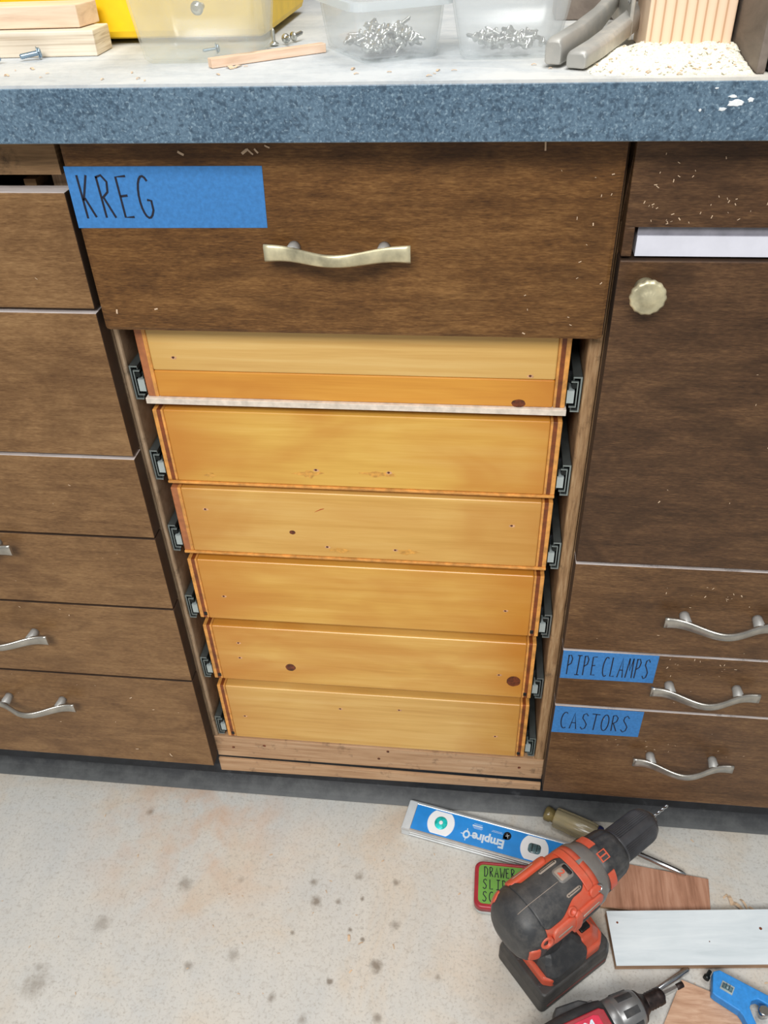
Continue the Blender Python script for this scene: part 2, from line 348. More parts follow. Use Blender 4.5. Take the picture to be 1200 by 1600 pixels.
# hand lettering, unit box 0..1 by 0..1 (height), drawn as strokes
def arc(cx, cy, rx, ry, a0, a1, n=10): return [(cx+rx*math.cos(math.radians(a0+(a1-a0)*i/n)), cy+ry*math.sin(math.radians(a0+(a1-a0)*i/n))) for i in range(n+1)]
PEN = {
 'K': [[(.12, 1), (.2, 0)], [(.68, 1), (.2, .42)], [(.3, .48), (.75, .03)]],
 'R': [[(.1, .97), (.2, .02)], [(.05, .95), (.4, 1), (.68, .85), (.6, .62), (.22, .48)], [(.3, .48), (.78, .02)]],
 'E': [[(.7, .98), (.1, .96), (.2, .03), (.75, .04)], [(.17, .52), (.6, .54)]],
 'G': [arc(.5, .5, .4, .48, 50, 300, 14)+[(.82, .2), (.8, .42), (.55, .44)]],
 'P': [[(.12, 1), (.18, 0)], [(.05, .95), (.45, 1), (.7, .82), (.6, .58), (.18, .46)]],
 'I': [[(.2, 1), (.85, 1)], [(.5, 1), (.5, 0)], [(.15, 0), (.8, 0)]],
 'C': [arc(.55, .5, .42, .5, 60, 300, 14)],
 'L': [[(.15, 1), (.18, .02), (.75, .04)]],
 'A': [[(.05, 0), (.42, 1), (.8, 0)], [(.2, .38), (.7, .38)]],
 'M': [[(.05, 0), (.2, 1), (.48, .35), (.75, 1), (.95, 0)]],
 'S': [[(.78, .86), (.55, 1), (.25, .92), (.2, .7), (.5, .52), (.75, .32), (.65, .08), (.35, .0), (.1, .14)]],
 'T': [[(.05, 1), (.95, .98)], [(.5, 1), (.48, 0)]],
 'O': [arc(.5, .5, .4, .5, 90, 450, 16)],
 'D': [[(.12, 1), (.16, 0)], [(.0, .97), (.4, 1), (.78, .75), (.78, .3), (.5, .02), (.1, .02)]],
 'W': [[(.02, 1), (.22, 0), (.48, .6), (.72, 0), (.98, 1)]],
}
def handwrite(mb, txt, x0, y0, h, cw, pen, fn, m=0, slant=0.0, gap=0.18):
    x = x0
    for ch in txt:
        if ch == ' ': x += cw*0.45; continue
        for st in PEN[ch]:
            mb.ribbon([(x+(u+slant*v)*cw, y0+v*h) for u, v in st], pen, fn, m)
        x += cw*(1+gap)

# ------------------------------------------------------------------ structure
mb = MB(); mb.box(-1.3, 1.9, -1.6, 0.75, -0.05, 0); struct('floor', mb, ['concrete'])
mb = MB(); mb.box(-1.3, 1.9, 0.7, 0.75, 0, 2.4); plain('wall_paint', (120, 112, 102), 0.8); struct('wall_back', mb, ['wall_paint'])
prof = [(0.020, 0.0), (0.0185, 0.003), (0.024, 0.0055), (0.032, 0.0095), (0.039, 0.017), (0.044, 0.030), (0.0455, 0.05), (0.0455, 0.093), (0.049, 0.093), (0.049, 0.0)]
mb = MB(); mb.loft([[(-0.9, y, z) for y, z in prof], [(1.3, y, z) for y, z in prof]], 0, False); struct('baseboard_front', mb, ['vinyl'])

# ------------------------------------------------------------------ worktop
wt = thing('worktop', 'speckled blue-grey laminate worktop with a dusty grey top', 'worktop', (0.25, 0.3, 0.877))
T0 = Matrix.Translation((-0.25, -0.3, -0.877))
mb = MB(); mb.box(-0.95, 1.45, -0.0300, 0.66, 0.877, 0.915); link('slab', mb, ['laminate_dusty'], wt, T=T0)
mb = MB(); mb.box(-0.95, 1.45, -0.0307, -0.0297, 0.8772, 0.9130); e = link('front_edge', mb, ['laminate'], wt, T=T0, bevel=0.0006, label='blue speckled laminate front edge')
mb = MB()
for (x, z, a, b) in [(0.4835, 0.9, .006, .0028), (0.4925, 0.902, .0022, .0018), (0.476, 0.8965, .003, .0012), (0.481, 0.904, .003, .001), (0.462, 0.896, .0012, .001), (0.47, 0.909, .0014, .0006)]:
    pts = [(x+a*math.cos(t)*random.uniform(.7, 1.2), z+b*math.sin(t)*random.uniform(.6, 1.3)) for t in [2*PI*i/14 for i in range(14)]]
    mb.loft([[(px, -0.0304, pz) for px, pz in pts], [(x+(px-x)*.8, -0.0311, z+(pz-z)*.8) for px, pz in pts]], 0, False)
link('chipped_spot', mb, ['chip_white'], e, T=T0, label='white scuff on the blue edge')

# ------------------------------------------------------------------ pulls and knob
def pull_mesh():
    mb = MB(); rings = []; n = 28; W = 0.0571
    for i in range(n+1):
        t = -1+2*i/n; x = t*W
        y = -0.0130-0.0160*(0.5+0.5*math.cos(PI*min(1, abs(t)/0.86))); h = 0.0047+0.0021*min(1, abs(t)**1.6)
        th = 0.0016
        rings.append([(x, y-th, h*.75), (x, y-th*.4, h), (x, y+th, h*.95), (x, y+th, -h*.95), (x, y-th*.4, -h), (x, y-th, -h*.75)])
    mb.loft(rings, 0, True)
    for s in (-1, 1): mb.lathe([(0.0, 0.0052), (-0.003, 0.0050), (-0.0155, 0.0060)], 'y', 18, 1, True, Matrix.Translation((s*0.0357, 0, 0)))
    return mb
def pull(parent, x, z, mat, base):
    o = link('handle', pull_mesh(), [mat, 'nickel_post'], parent); o.location = Vector((x, 0, z))-Vector(base); return o
def tape_fn(y): return lambda u, v, h: (u, y-h, v)
def tape(parent, poly, txt, lx, lz, h, cw, pen, base, label, slant=0.0):
    mb = MB(); y = -0.0004
    mb.loft([[(x, 0.0002, z) for x, z in poly], [(x, y, z) for x, z in poly]], 0, False)
    handwrite(mb, txt, lx, lz, h, cw, pen, tape_fn(y), 1, slant)
    return link('tape_label', mb, ['tape_blue', 'ink'], parent, T=Matrix.Translation(-Vector(base)), label=label)
def front(parent, name, x0, x1, z0, z1, mats, base, label=None, th=0.019, bevel=0.0012):
    mb = MB(); mb.box(x0, x1, 0, th, z0, z1)
    mb.m[1] = 1; mb.m[4] = mb.m[5] = len(mats); mats = list(mats)+['dark_edge']     # raw top edge, ends in a darker brown
    return link(name, mb, mats, parent, T=Matrix.Translation(-Vector(base)), bevel=bevel, label=label)
def carcass(parent, x0, x1, base, mats, t=0.018, y0=0.0215):
    T = Matrix.Translation(-Vector(base)); mb = MB()
    mb.box(x0, x0+t, y0, 0.6, 0.094, 0.8765); link('side_panel', mb, [mats[0]], parent, T=T)
    mb = MB(); mb.box(x1-t, x1, y0, 0.6, 0.094, 0.8765); link('side_panel', mb, [mats[1]], parent, T=T)
    mb = MB(); mb.box(x0+t, x1-t, 0.594, 0.6, 0.094, 0.8765); link('back_panel', mb, ['cabinet_inside'], parent, T=T)
    mb = MB(); mb.box(x0+t, x1-t, y0+0.02, 0.594, 0.112, 0.13); link('bottom_panel', mb, ['cabinet_inside'], parent, T=T)

# left cabinet
base = (-0.2, 0.3, 0.0895)
lc = thing('drawer_cabinet', 'brown stained drawer cabinet left of the open one, bow pulls on its low drawers', 'cabinet', base)
carcass(lc, -0.401, 0.0004, base, ['ply_edge_left', 'ply_edge_left'], 0.018, 0.0222)
mb = MB(); mb.box(-0.395, 0.0005, 0.003, 0.021, 0.8462, 0.8762); link('top_rail', mb, ['ply_side'], lc, T=Matrix.Translation(-Vector(base)), label='paler brown unstained rail under the worktop')
mb = MB()
for a in ((-0.372, -0.362, 0.0215, 0.5, 0.745, 0.8375), (-0.042, -0.032, 0.0215, 0.5, 0.745, 0.8375), (-0.362, -0.042, 0.49, 0.5, 0.745, 0.8375), (-0.362, -0.042, 0.0215, 0.49, 0.745, 0.75)): mb.box(*a)
link('drawer_box', mb, ['ply_side'], lc, T=Matrix.Translation(-Vector(base)))
rows = [(0.7365, 0.8335), (0.5850, 0.7325), (0.4828, 0.5815), (0.3803, 0.4805), (0.2596, 0.3778), (0.0895, 0.2568)]
LP = [None, None, None, 0.4675, 0.3300, 0.2080]
for i, (a, b) in enumerate(rows):
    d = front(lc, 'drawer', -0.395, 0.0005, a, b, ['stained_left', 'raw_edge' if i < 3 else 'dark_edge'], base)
    if LP[i]: pull(d, -0.2125, LP[i], 'nickel', base)

# right cabinet
base = (0.58, 0.3, 0.0895)
rc = thing('drawer_cabinet', 'brown stained cabinet right of the open one, round-knobbed door over taped drawers', 'cabinet', base)
carcass(rc, 0.4306, 0.72, base, ['ply_edge_right', 'ply_edge_right'], 0.012)
mb = MB(); mb.box(0.4305, 0.727, 0, 0.019, 0.8095, 0.8762); mb.box(0.4305, 0.4382, 0, 0.019, 0.787, 0.8095); link('top_rail', mb, ['stained_door'], rc, T=Matrix.Translation(-Vector(base)), bevel=0.0008)
mb = MB(); mb.box(0.4412, 0.716, 0.003, 0.5, 0.7864, 0.8018); mb.box(0.4412, 0.716, 0.0045, 0.5, 0.8018, 0.8085, 1); link('pull_out_board', mb, ['laminate_white', 'grey_strip'], rc, T=Matrix.Translation(-Vector(base)), label='white laminate pull-out board')
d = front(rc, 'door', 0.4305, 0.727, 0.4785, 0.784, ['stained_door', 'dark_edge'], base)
mb = MB()
sc = lambda t, h: 1-(0.045*(0.5+0.5*math.cos(14*t)) if h < -0.013 else 0)
mb.lathe([(0.0, 0.008), (-0.003, 0.006), (-0.012, 0.0055), (-0.0155, 0.010), (-0.018, 0.0140), (-0.0205, 0.0138), (-0.0222, 0.0115), (-0.0215, 0.0102), (-0.0235, 0.006), (-0.0242, 0.0008)], 'y', 84, 0, True, None, True, sc)
k = link('knob', mb, ['brass'], d); k.location = Vector((0.452, 0, 0.7628))-Vector(base)
RR = [(0.3536, 0.4756, 0.4140), (0.2614, 0.3510, 0.3075), (0.0895, 0.2585, 0.1805)]
DR = []
for a, b, hz in RR:
    d = front(rc, 'drawer', 0.4305, 0.727, a, b, ['stained_right', 'raw_edge'], base); DR.append(d)
    pull(d, 0.5848 if hz < .4 else 0.5815, hz, 'nickel', base)
tape(DR[1], [(0.4312, 0.3508), (0.4312, 0.3069), (0.5318, 0.3075), (0.5320, 0.3509)], 'PIPE CLAMPS', 0.4365, 0.3138, 0.031, 0.00735, 0.0012, base, "blue painter's tape lettered PIPE CLAMPS", 0.06)
tape(DR[2], [(0.4312, 0.2578), (0.4306, 0.2108), (0.5304, 0.2120), (0.5306, 0.2574)], 'CASTORS', 0.4385, 0.2195, 0.029, 0.0098, 0.0012, base, "blue painter's tape lettered CASTORS", 0.06)

# centre cabinet
base = (0.2125, 0.3, 0.0895)
TB = Matrix.Translation(-Vector(base))
cc = thing('drawer_cabinet', 'open middle cabinet showing six bare-fronted pine drawers under a brown one', 'cabinet', base)
mb = MB(); mb.box(0.0009, 0.006, 0.0205, 0.6, 0.09, 0.8765); link('side_panel', mb, ['ply_edge_left'], cc, T=TB, bevel=0.0025, label='worn plywood panel edge, grey-brown')
mb = MB(); mb.box(0.4182, 0.4301, 0.0205, 0.6, 0.09, 0.8765); link('side_panel', mb, ['ply_edge_right'], cc, T=TB, bevel=0.0025, label='worn plywood panel edge, pale brown')
mb = MB(); mb.box(0.006, 0.4182, 0.594, 0.6, 0.09, 0.8765); link('back_panel', mb, ['cabinet_inside'], cc, T=TB)
mb = MB(); mb.box(0.006, 0.4182, 0.04, 0.594, 0.105, 0.123); link('bottom_panel', mb, ['cabinet_inside'], cc, T=TB)
def disc(mb, x, z, y, r, rz, m, n=14, jag=0.15):
    pts = [(math.cos(2*PI*i/n)*r*random.uniform(1-jag, 1+jag), math.sin(2*PI*i/n)*rz*random.uniform(1-jag, 1+jag)) for i in range(n)]
    mb.loft([[(x+a, y+0.0006, z+b) for a, b in pts], [(x+a, y-0.00015, z+b) for a, b in pts]], m, False)
mb = MB(); mb.box(0.001, 0.43, 0.0196, 0.030, 0.0868, 0.1262)
for x, z in [(0.0242, 0.106), (0.067, 0.1138), (0.2313, 0.1209), (0.219, 0.1044), (0.4002, 0.1075)]: disc(mb, x, z, 0.0196, .0022, .0022, 1)
link('bottom_rail', mb, ['rail_pine', 'knot'], cc, T=TB, bevel=0.001)
mb = MB(); mb.loft([[(0.001, 0.0165, 0.057), (0.001, 0.0165, 0.083), (0.001, 0.0205, 0.083), (0.001, 0.0205, 0.057)], [(0.43, 0.0165, 0.066), (0.43, 0.0165, 0.0795), (0.43, 0.0205, 0.0795), (0.43, 0.0205, 0.066)]], 0, False)
link('kick_strip', mb, ['rail_pine'], cc, T=TB, bevel=0.0008)
d = front(cc, 'drawer', 0.005, 0.4262, 0.7166, 0.8745, ['stained_center', 'stained_center'], base, 'wide brown top drawer with a bow pull', bevel=0.004)
pull(d, 0.2147, 0.7920, 'brass', base)
tape(d, [(0.0053, 0.8531), (0.0053, 0.8060), (0.1592, 0.8072), (0.1604, 0.8534)], 'KREG', 0.0125, 0.8138, 0.033, 0.0132, 0.0017, base, "blue painter's tape lettered KREG", 0.0)
# the six pine drawers
XL, XR = 0.0205, 0.4045
DRW = [
 dict(z0=0.6405, z1=0.724, mats=('pine_orange', 'pine_pale'), seam=0.668, pits=[(0.0528, 0.6816), (0.3723, 0.6719)], knots=[(0.3637, 0.6445, .0062, .004)], lab='top pine drawer, pale board over an orange one with a white bottom edge'),
 dict(z0=0.5437, z1=0.6262, mats=('pine_one',), pits=[(0.1738, 0.5628), (0.2454, 0.563)], knots=[], lab='second pine drawer down, clear face with two low screw holes', smudge=[(0.166, .558, .012, .004), (0.235, .561, .014, .003), (0.066, .552, .005, .003)]),
 dict(z0=0.4507, z1=0.5343, mats=('pine_two',), pits=[(0.0533, 0.5081), (0.3667, 0.5039), (0.1779, 0.4646), (0.2493, 0.4647)], knots=[(0.1421, 0.4825, .0032, .0026)], lab='third pine drawer down, with a small knot and a red scratch', scratch=True, smudge=[(0.19, .461, .01, .0025), (0.262, .463, .01, .003)]),
 dict(z0=0.3482, z1=0.4378, mats=('pine_three',), pits=[(0.0539, 0.3843), (0.3672, 0.3854)], knots=[], lab='fourth pine drawer down, plain orange face'),
 dict(z0=0.2433, z1=0.3358, mats=('pine_four',), pits=[(0.0581, 0.2833), (0.3658, 0.2814), (0.06, .309)], knots=[(0.1185, 0.2718, .006, .006), (0.3827, 0.2721, .0082, .0085)], lab='fifth pine drawer down, with two round brown knots'),
 dict(z0=0.1290, z1=0.2298, mats=('pine_five',), pits=[(0.0492, 0.1729), (0.1744, 0.2001), (0.248, 0.2054), (0.3671, 0.1671)], knots=[], lab='bottom pine drawer, four screw holes, just above the rail'),
]
SLZ = [0.637, 0.544, 0.4495, 0.3475, 0.2445, 0.1325]
def slide_mesh(s):
    # s=+1: outer channel fixed towards +x ; profile in x,z extruded along y ; local x from 0 (drawer side) to 0.0125 (cabinet side)
    mb = MB(); H = 0.035; y0, y1 = 0, 0.45; X = lambda x: s*x
    def plate(x0, x1, z0, z1, m, ya=y0, yb=y1): mb.box(min(X(x0), X(x1)), max(X(x0), X(x1)), ya, yb, z0, z1, m)
    plate(0.0108, 0.0122, 0, H, 0); plate(0.0045, 0.0108, H-0.0013, H, 0); plate(0.0045, 0.0108, 0, 0.0013, 0)        # outer channel
    plate(0.0045, 0.0056, H-0.004, H-0.0013, 0); plate(0.0045, 0.0056, 0.0013, 0.004, 0)
    plate(0.0083, 0.0093, 0.0045, H-0.0045, 1, 0.0015); plate(0.0030, 0.0083, H-0.0056, H-0.0045, 1, 0.0015); plate(0.0030, 0.0083, 0.0045, 0.0056, 1, 0.0015)  # middle channel
    plate(0.0004, 0.0014, 0.006, H-0.006, 1)
    plate(0.0004, 0.0066, 0.009, 0.0215, 2, -0.0015, 0.02)      # end tab
    mb.lathe([(0, .0028), (0.01, .0028)], 'y', 10, 1, True, Matrix.Translation((X(0.0062), 0.0, 0.0255)))
    plate(0.0013, 0.0107, 0.0013, H-0.0013, 3, 0.012, 0.014)
    for a in ((0.0108, 0.0122, 0, H), (0.0045, 0.0108, H-0.0013, H), (0.0045, 0.0108, 0, 0.0013), (0.0083, 0.0093, 0.0045, H-0.0045), (0.0030, 0.0083, H-0.0056, H-0.0045), (0.0030, 0.0083, 0.0045, 0.0056)): plate(*a, 4, -0.0012, 0.0004)
    return mb
for i, D in enumerate(DRW):
    z0, z1 = D['z0'], D['z1']; yf = 0.0202
    mb = MB()
    for s, xo in ((1, XL), (-1, XR)):       # plywood sides, their front ends showing the layers
        for a, b, m in (((0, .0072, 3), (.0072, .0105, 0)) if (i in (0, 2) and s == 1) else ((0, .0042, 0), (.0042, .0082, 1), (.0082, .0105, 0))):
            xa, xb = sorted((xo+s*a, xo+s*b)); mb.box(xa, xb, yf+0.0005, 0.46, z0, z1-0.0005, m)
        if i >= 3: mb.box(*sorted((xo+s*.0052, xo+s*.0092)), yf-0.0002, yf+0.004, z0+0.004, z0+0.0095, 2)
    mb.box(XL+.0105, XR-.0105, 0.448, 0.46, z0, z1, 0)
    dr = link('drawer', mb, ['amber_ply', 'dark_ply', 'deep_black', 'brown_ply'], cc, T=TB, label=D['lab'], bevel=0.0008)
    mb = MB(); fx0, fx1 = XL+.0106, XR-.0106
    mats = list(D['mats'])+['knot', 'pit', 'scratch', 'smudge']; k0 = len(D['mats'])
    if 'seam' in D:
        mb.box(fx0, fx1, yf, yf+0.0185, z0, D['seam'], 0); mb.box(fx0, fx1, yf, yf+0.0185, D['seam']+0.0003, z1, 1)
    else: mb.box(fx0, fx1, yf, yf+0.0185, z0, z1, 0)
    fb = link('drawer_front', mb, mats, dr, T=TB, bevel=0.0016, seg=3)
    for x, z in D['pits']:
        mb = MB(); disc(mb, x, z, yf, .0029, .0017, 0); disc(mb, x-.0004, z+.0003, yf-.0001, .0013, .0011, 1); link('screw_hole', mb, ['pit', 'pit_dark'], dr, T=TB)
    for x, z, a, b in D['knots']:
        mb = MB(); disc(mb, x, z, yf, a, b, 0, 20, 0.06); link('knot', mb, ['knot'], dr, T=TB, label='dark brown knot')
    for x, z, a, b in D.get('smudge', []):
        mb = MB(); disc(mb, x, z, yf+.00005, a, b, 0, 22, 0.5); link('varnish_smudge', mb, ['smudge'], dr, T=TB)
    if D.get('scratch'):
        mb = MB(); mb.loft([[(0.1735+u, yf-dy, 0.5129+v) for u, v in ((-.006, -.0025), (-.001, 0), (.004, .0022), (.0045, .0030), (.0005, .0018), (-.004, -.001))] for dy in (-.0004, .00015)], 0, False); link('scratch', mb, ['scratch'], dr, T=TB, label='red scratch')
    mb = MB()
    if i == 0: mb.box(XL-0.002, XR+0.0015, yf-0.003, 0.46, z0-0.0062, z0-0.0002, 0)
    elif i < 3: mb.box(XL, XR, yf-0.0012, 0.46, z0-0.0028, z0-0.0002, 0)
    else: mb.box(XL+.006, XR-.006, yf+0.019, 0.448, z0+0.006, z0+0.010, 0)
    link('bottom_panel', mb, ['white_ply' if i == 0 else 'amber_ply'], dr, T=TB, bevel=0.0005, label='white plywood drawer bottom edge' if i == 0 else None)
    for s, xo in ((-1, XL-0.0002), (1, XR+0.0003)):
        o = link('drawer_slide', slide_mesh(s), ['dull_steel', 'black_steel', 'zinc_light', 'black_plastic', 'zinc'], dr); o.location = Vector((xo, 0.0215, SLZ[i]))-Vector(base)

# ------------------------------------------------------------------ things on the worktop
ZT = 0.915
def rotz(a, loc): return Matrix.Translation(loc) @ Matrix.Rotation(a, 4, 'Z')
def board(name, label, cat, mats, L, W, H, loc, a, bevel=0.0008, tilt=0.0, group=None, x0=None):
    mb = MB(); mb.box(-L/2, L/2, -W/2, W/2, 0, H)
    o = link(name, mb, mats, bevel=bevel); o.location = loc; o.rotation_euler = (tilt, 0, a); return tag(o, label, cat, group)
# plywood offcut and the pale board lying on it
board('plywood_offcut', 'layered pale plywood offcut lying under another board, left end of worktop', 'board', ['pale_ply'], 0.26, 0.036, 0.0178, (-0.112, 0.0895, ZT+.0002), 0.035)
mb = MB(); mb.prism([(-0.24, -0.016), (0.004, -0.013), (0.010, 0.016), (-0.24, 0.016)], 0, 0.0155, 0)
o = link('lumber_offcut', mb, ['pale_lumber'], bevel=0.0008); o.location = (0.0, 0.0995, ZT+.0186); o.rotation_euler = (0, 0, 0.03); tag(o, 'pale pine offcut lying on top of the plywood offcut', 'board')
# yellow case
cs = thing('tool_case', 'bright yellow plastic case standing behind the tubs and offcuts', 'case', (-0.05, 0.21, ZT))
mb = MB(); mb.box(-0.2, 0.194, -0.085, 0.085, 0.004, 0.16); link('body', mb, ['case_yellow'], cs, bevel=0.006)
for x in (-0.17, 0.165):
    for y in (-0.07, 0.07): mb = MB(); mb.lathe([(0, .009), (0.0045, .009)], 'z', 12, 0, True, Matrix.Translation((x, y, 0))); link('foot', mb, ['black_plastic'], cs)
# tubs
def rrect(hx, hy, r, z, n=5):
    pts = []
    for cx, cy, a0 in ((hx-r, hy-r, 0), (-hx+r, hy-r, 90), (-hx+r, -hy+r, 180), (hx-r, -hy+r, 270)):
        for i in range(n+1):
            a = math.radians(a0+90*i/n); pts.append((cx+r*math.cos(a), cy+r*math.sin(a), z))
    return pts
def tub(label, loc, a, hx, hy, H, flare, mat, r=0.008, rim=True):
    t = thing('storage_tub', label, 'tub', loc, (0, 0, a), 'clear tubs on the worktop')
    k = lambda z, d: rrect(hx+flare*z/H-d, hy+flare*z/H-d, r, z)
    mb = MB(); mb.loft([rrect(hx-.004, hy-.004, r*.6, 0), k(0.003, 0.0005), k(H*.5, 0), k(H, 0)], 0, True, False)
    w = 0.0014; mb.loft([k(H, w), k(H*.5, w), k(0.005, w+.0006), rrect(hx-.005, hy-.005, r*.6, 0.0022)], 0, True, False)
    mb.add(rrect(hx-.004, hy-.004, r*.6, 0), [tuple(range(24))[::-1]], 0); mb.add(rrect(hx-.005, hy-.005, r*.6, 0.0022), [tuple(range(24))], 0)
    link('body', mb, [mat], t)
    mb = MB(); f = lambda z, d: rrect(hx+flare+d, hy+flare+d, r+.002, z)
    mb.loft([f(H, -.0015), f(H, .004), f(H-.005, .0045), f(H-.005, .0038), f(H-.0008, .003), f(H-.0008, -.0015)], 0, False, False); link('rim', mb, ['tub_rim'], t)
    return t
tub('milky clear tub left of the wood stick, nearly empty', (0.1115, 0.0715, ZT+.0003), 0.0, 0.0430, 0.0345, 0.070, 0.007, 'milky_tub')
tub('clear tub in the middle, heaped with shiny screws', (0.244, 0.0735, ZT+.0003), 0.5, 0.031, 0.040, 0.0385, 0.004, 'clear_tub')
tub('clear tub beside the clamp handles, thin layer of screws inside', (0.337, 0.072, ZT+.0003), 0.06, 0.0345, 0.036, 0.058, 0.010, 'clear_tub')
def screw_mesh(L, r, rh):
    mb = MB(); mb.lathe([(0, r*.6), (0.0006, rh), (0.0016, rh), (rh*.9, r)], 'z', 10, 0, True)
    prof = [(rh*.9, r)]; n = 7
    for i in range(n): z = rh*.9+(L-rh*.9)*(i/n)*.88; prof += [(z+.0003, r*1.25), (z+L*.05, r*.75)]
    prof.append((L, 0.0002)); mb.lathe(prof, 'z', 8, 0, True); return mb
proto = None
def screws(n, cx, cy, ang, hx, hy, zmax, L, label, group, peak):
    global proto
    first = link('screw', screw_mesh(L, 0.0012, 0.0034), ['screw_zinc']); tag(first, label, 'screw', group)
    for i in range(n):
        o = first if i == 0 else first.copy()
        if i: COL.objects.link(o)
        u, v = random.uniform(-1, 1), random.uniform(-1, 1)
        hgt = zmax*max(0.12, (1-((u-peak)**2)*.8))*(1-v*v*.35)
        z = ZT+.0065+random.random()*hgt
        x, y = u*hx, v*hy
        o.location = (cx+x*math.cos(ang)-y*math.sin(ang), cy+x*math.sin(ang)+y*math.cos(ang), z)
        o.rotation_euler = (PI/2+random.uniform(-.45, .45), random.uniform(-.3, .3), random.uniform(0, 2*PI))
        if i: o['label'] = label
screws(84, 0.2445, 0.0715, 0.5, 0.021, 0.027, 0.0135, 0.0115, 'shiny zinc screw in the heap inside the middle tub', 'screws in the middle tub', 0.25)
screws(40, 0.338, 0.072, 0.06, 0.0235, 0.0235, 0.006, 0.010, 'small zinc screw in the thin layer inside the tub beside the clamp', 'screws in the tub by the clamp', -0.1)
def bolt(name, label, loc, rot, L, r, rh, mat, cat='bolt', group=None):
    mb = MB(); mb.lathe([(0, rh*.5), (0.0008, rh), (0.0022, rh), (0.0023, r)], 'x', 16, 0, True)
    prof = [(0.0023, r)]
    for i in range(9): x = .0023+(L-.0023)*i/9; prof += [(x+.0004, r), (x+L*.05, r*.86)]
    prof.append((L, r*.7)); mb.lathe(prof, 'x', 12, 0, True)
    mb.lathe([(0.0023, rh*1.25), (0.003, rh*1.25)], 'x', 16, 0, True)
    o = link(name, mb, [mat]); o.location = loc; o.rotation_euler = rot; return tag(o, label, cat, group)
bolt('bolt', 'zinc bolt lying in front of the plywood offcut', (-0.0225, 0.0665, ZT+.0052), (0, 0.12, PI+.45), 0.0165, 0.0021, 0.0036, 'bolt_zinc')
bolt('bolt', 'zinc bolt tip at the left edge of the photo, before the plywood offcut', (-0.062, 0.05, ZT+.005), (0, 0.1, -0.1), 0.014, 0.0019, 0.0036, 'bolt_zinc')
bolt('bolt', 'washer-head bolt standing up in the milky tub against its front wall', (0.1118, 0.050, ZT+.034), (0, 0.0, PI/2), 0.016, 0.0024, 0.0038, 'screw_zinc')
bolt('screw', 'small screw lying on the floor of the milky tub', (0.121, 0.066, ZT+.0062), (0, 0.1, 3.4), 0.013, 0.0012, 0.003, 'bolt_zinc', 'screw')
for i, (x, y, z, a, b, s) in enumerate([(0.1535, 0.109, .0045, .2, .1, 'screw standing on its head behind the wood stick, left of its two neighbours'), (0.1615, 0.116, .0042, 0.5, 0.0, 'screw lying behind the wood stick, middle of three'), (0.166, 0.1225, .0042, 2.6, .1, 'screw lying behind the wood stick, farthest of three')]):
    o = link('screw', screw_mesh(0.013, 0.0013, 0.0036), ['screw_zinc']); o.location = (x, y, ZT+(z if i else .0003)); o.rotation_euler = (0 if i == 0 else PI/2-.15, 0, a); tag(o, s, 'screw')
# stick with a shaving
mb = MB(); mb.box(0, 0.0935, -0.0036, 0.0036, 0, 0.0062)
o = link('wood_stick', mb, ['pink_stick'], bevel=0.0005); o.location = (0.1252, 0.0215, ZT+.0003); o.rotation_euler = (0, 0, 0.66); tag(o, 'thin square wood stick lying aslant in front of the tubs', 'stick')
# locking clamp : two steel handles, hinge plate and rivet
cl = thing('locking_clamp', 'dusty steel clamp with two handles pointing at the worktop edge', 'clamp', (0.40, 0.08, ZT))
def bar(pts, ws, hs):
    mb = MB(); rings = []
    for i, (p, w_, h) in enumerate(zip(pts, ws, hs)):
        q = Vector(pts[min(i+1, len(pts)-1)])-Vector(pts[max(i-1, 0)]); q.z = 0; q.normalize(); nrm = Vector((q.y, -q.x, 0)); p = Vector(p)
        sec = [(-1, -.75), (-.8, -1), (.8, -1), (1, -.75), (1, .55), (.7, .95), (.2, 1.0), (-.2, 1.0), (-.7, .95), (-1, .55)]
        rings.append([tuple(p+nrm*a*w_/2+Vector((0, 0, 1))*(b*h/2)) for a, b in sec])
    mb.loft(rings, 0, True, True); return mb
TC = Matrix.Translation((-0.40, -0.08, -ZT))
link('handle', bar([(0.3675, 0.004, .9245), (0.369, 0.008, .9252), (0.3865, 0.045, .928), (0.4035, 0.092, .932), (0.417, 0.135, .937), (0.430, 0.178, .944)], [.011, .0125, .0122, .0105, .0095, .0095], [.014, .0165, .0165, .0145, .013, .013]), ['cast_metal'], cl, T=TC, bevel=0.0008)
link('handle', bar([(0.3825, -0.004, .9208), (0.384, -0.001, .9215), (0.397, 0.024, .9235), (0.412, 0.055, .927), (0.4275, 0.088, .931), (0.4335, 0.112, .934)], [.0135, .015, .0148, .014, .0125, .012], [.009, .0108, .0112, .0125, .0135, .0125]), ['cast_metal'], cl, T=TC, bevel=0.0008)
mb = MB(); mb.box(0.424, 0.4268, 0.07, 0.19, .921, .958); mb.lathe([(0.4225, .003), (0.424, .0035)], 'x', 12, 1, True, Matrix.Translation((0, 0.078, .946))); link('hinge_plate', mb, ['cast_metal', 'steel'], cl, T=TC, bevel=0.0006)
mb = MB(); mb.box(0.423, 0.436, 0.16, 0.2, .925, .965); link('jaw', mb, ['cast_metal'], cl, T=TC, bevel=0.003)
# dark timber behind the clamp and a black slotted case
mb = MB(); mb.box(0.38, 0.47, 0.21, 0.26, ZT+.0003, ZT+.03); o = link('timber_offcut', mb, ['weathered'], bevel=0.001); tag(o, 'grey-brown timber lying behind the clamp handles', 'board')
mb = MB(); mb.box(0.385, 0.49, 0.27, 0.36, ZT+.0003, ZT+.11)
o = link('tool_box', mb, ['black_plastic'], bevel=0.003); tag(o, 'black box behind the clamp and grey-brown timber', 'box')
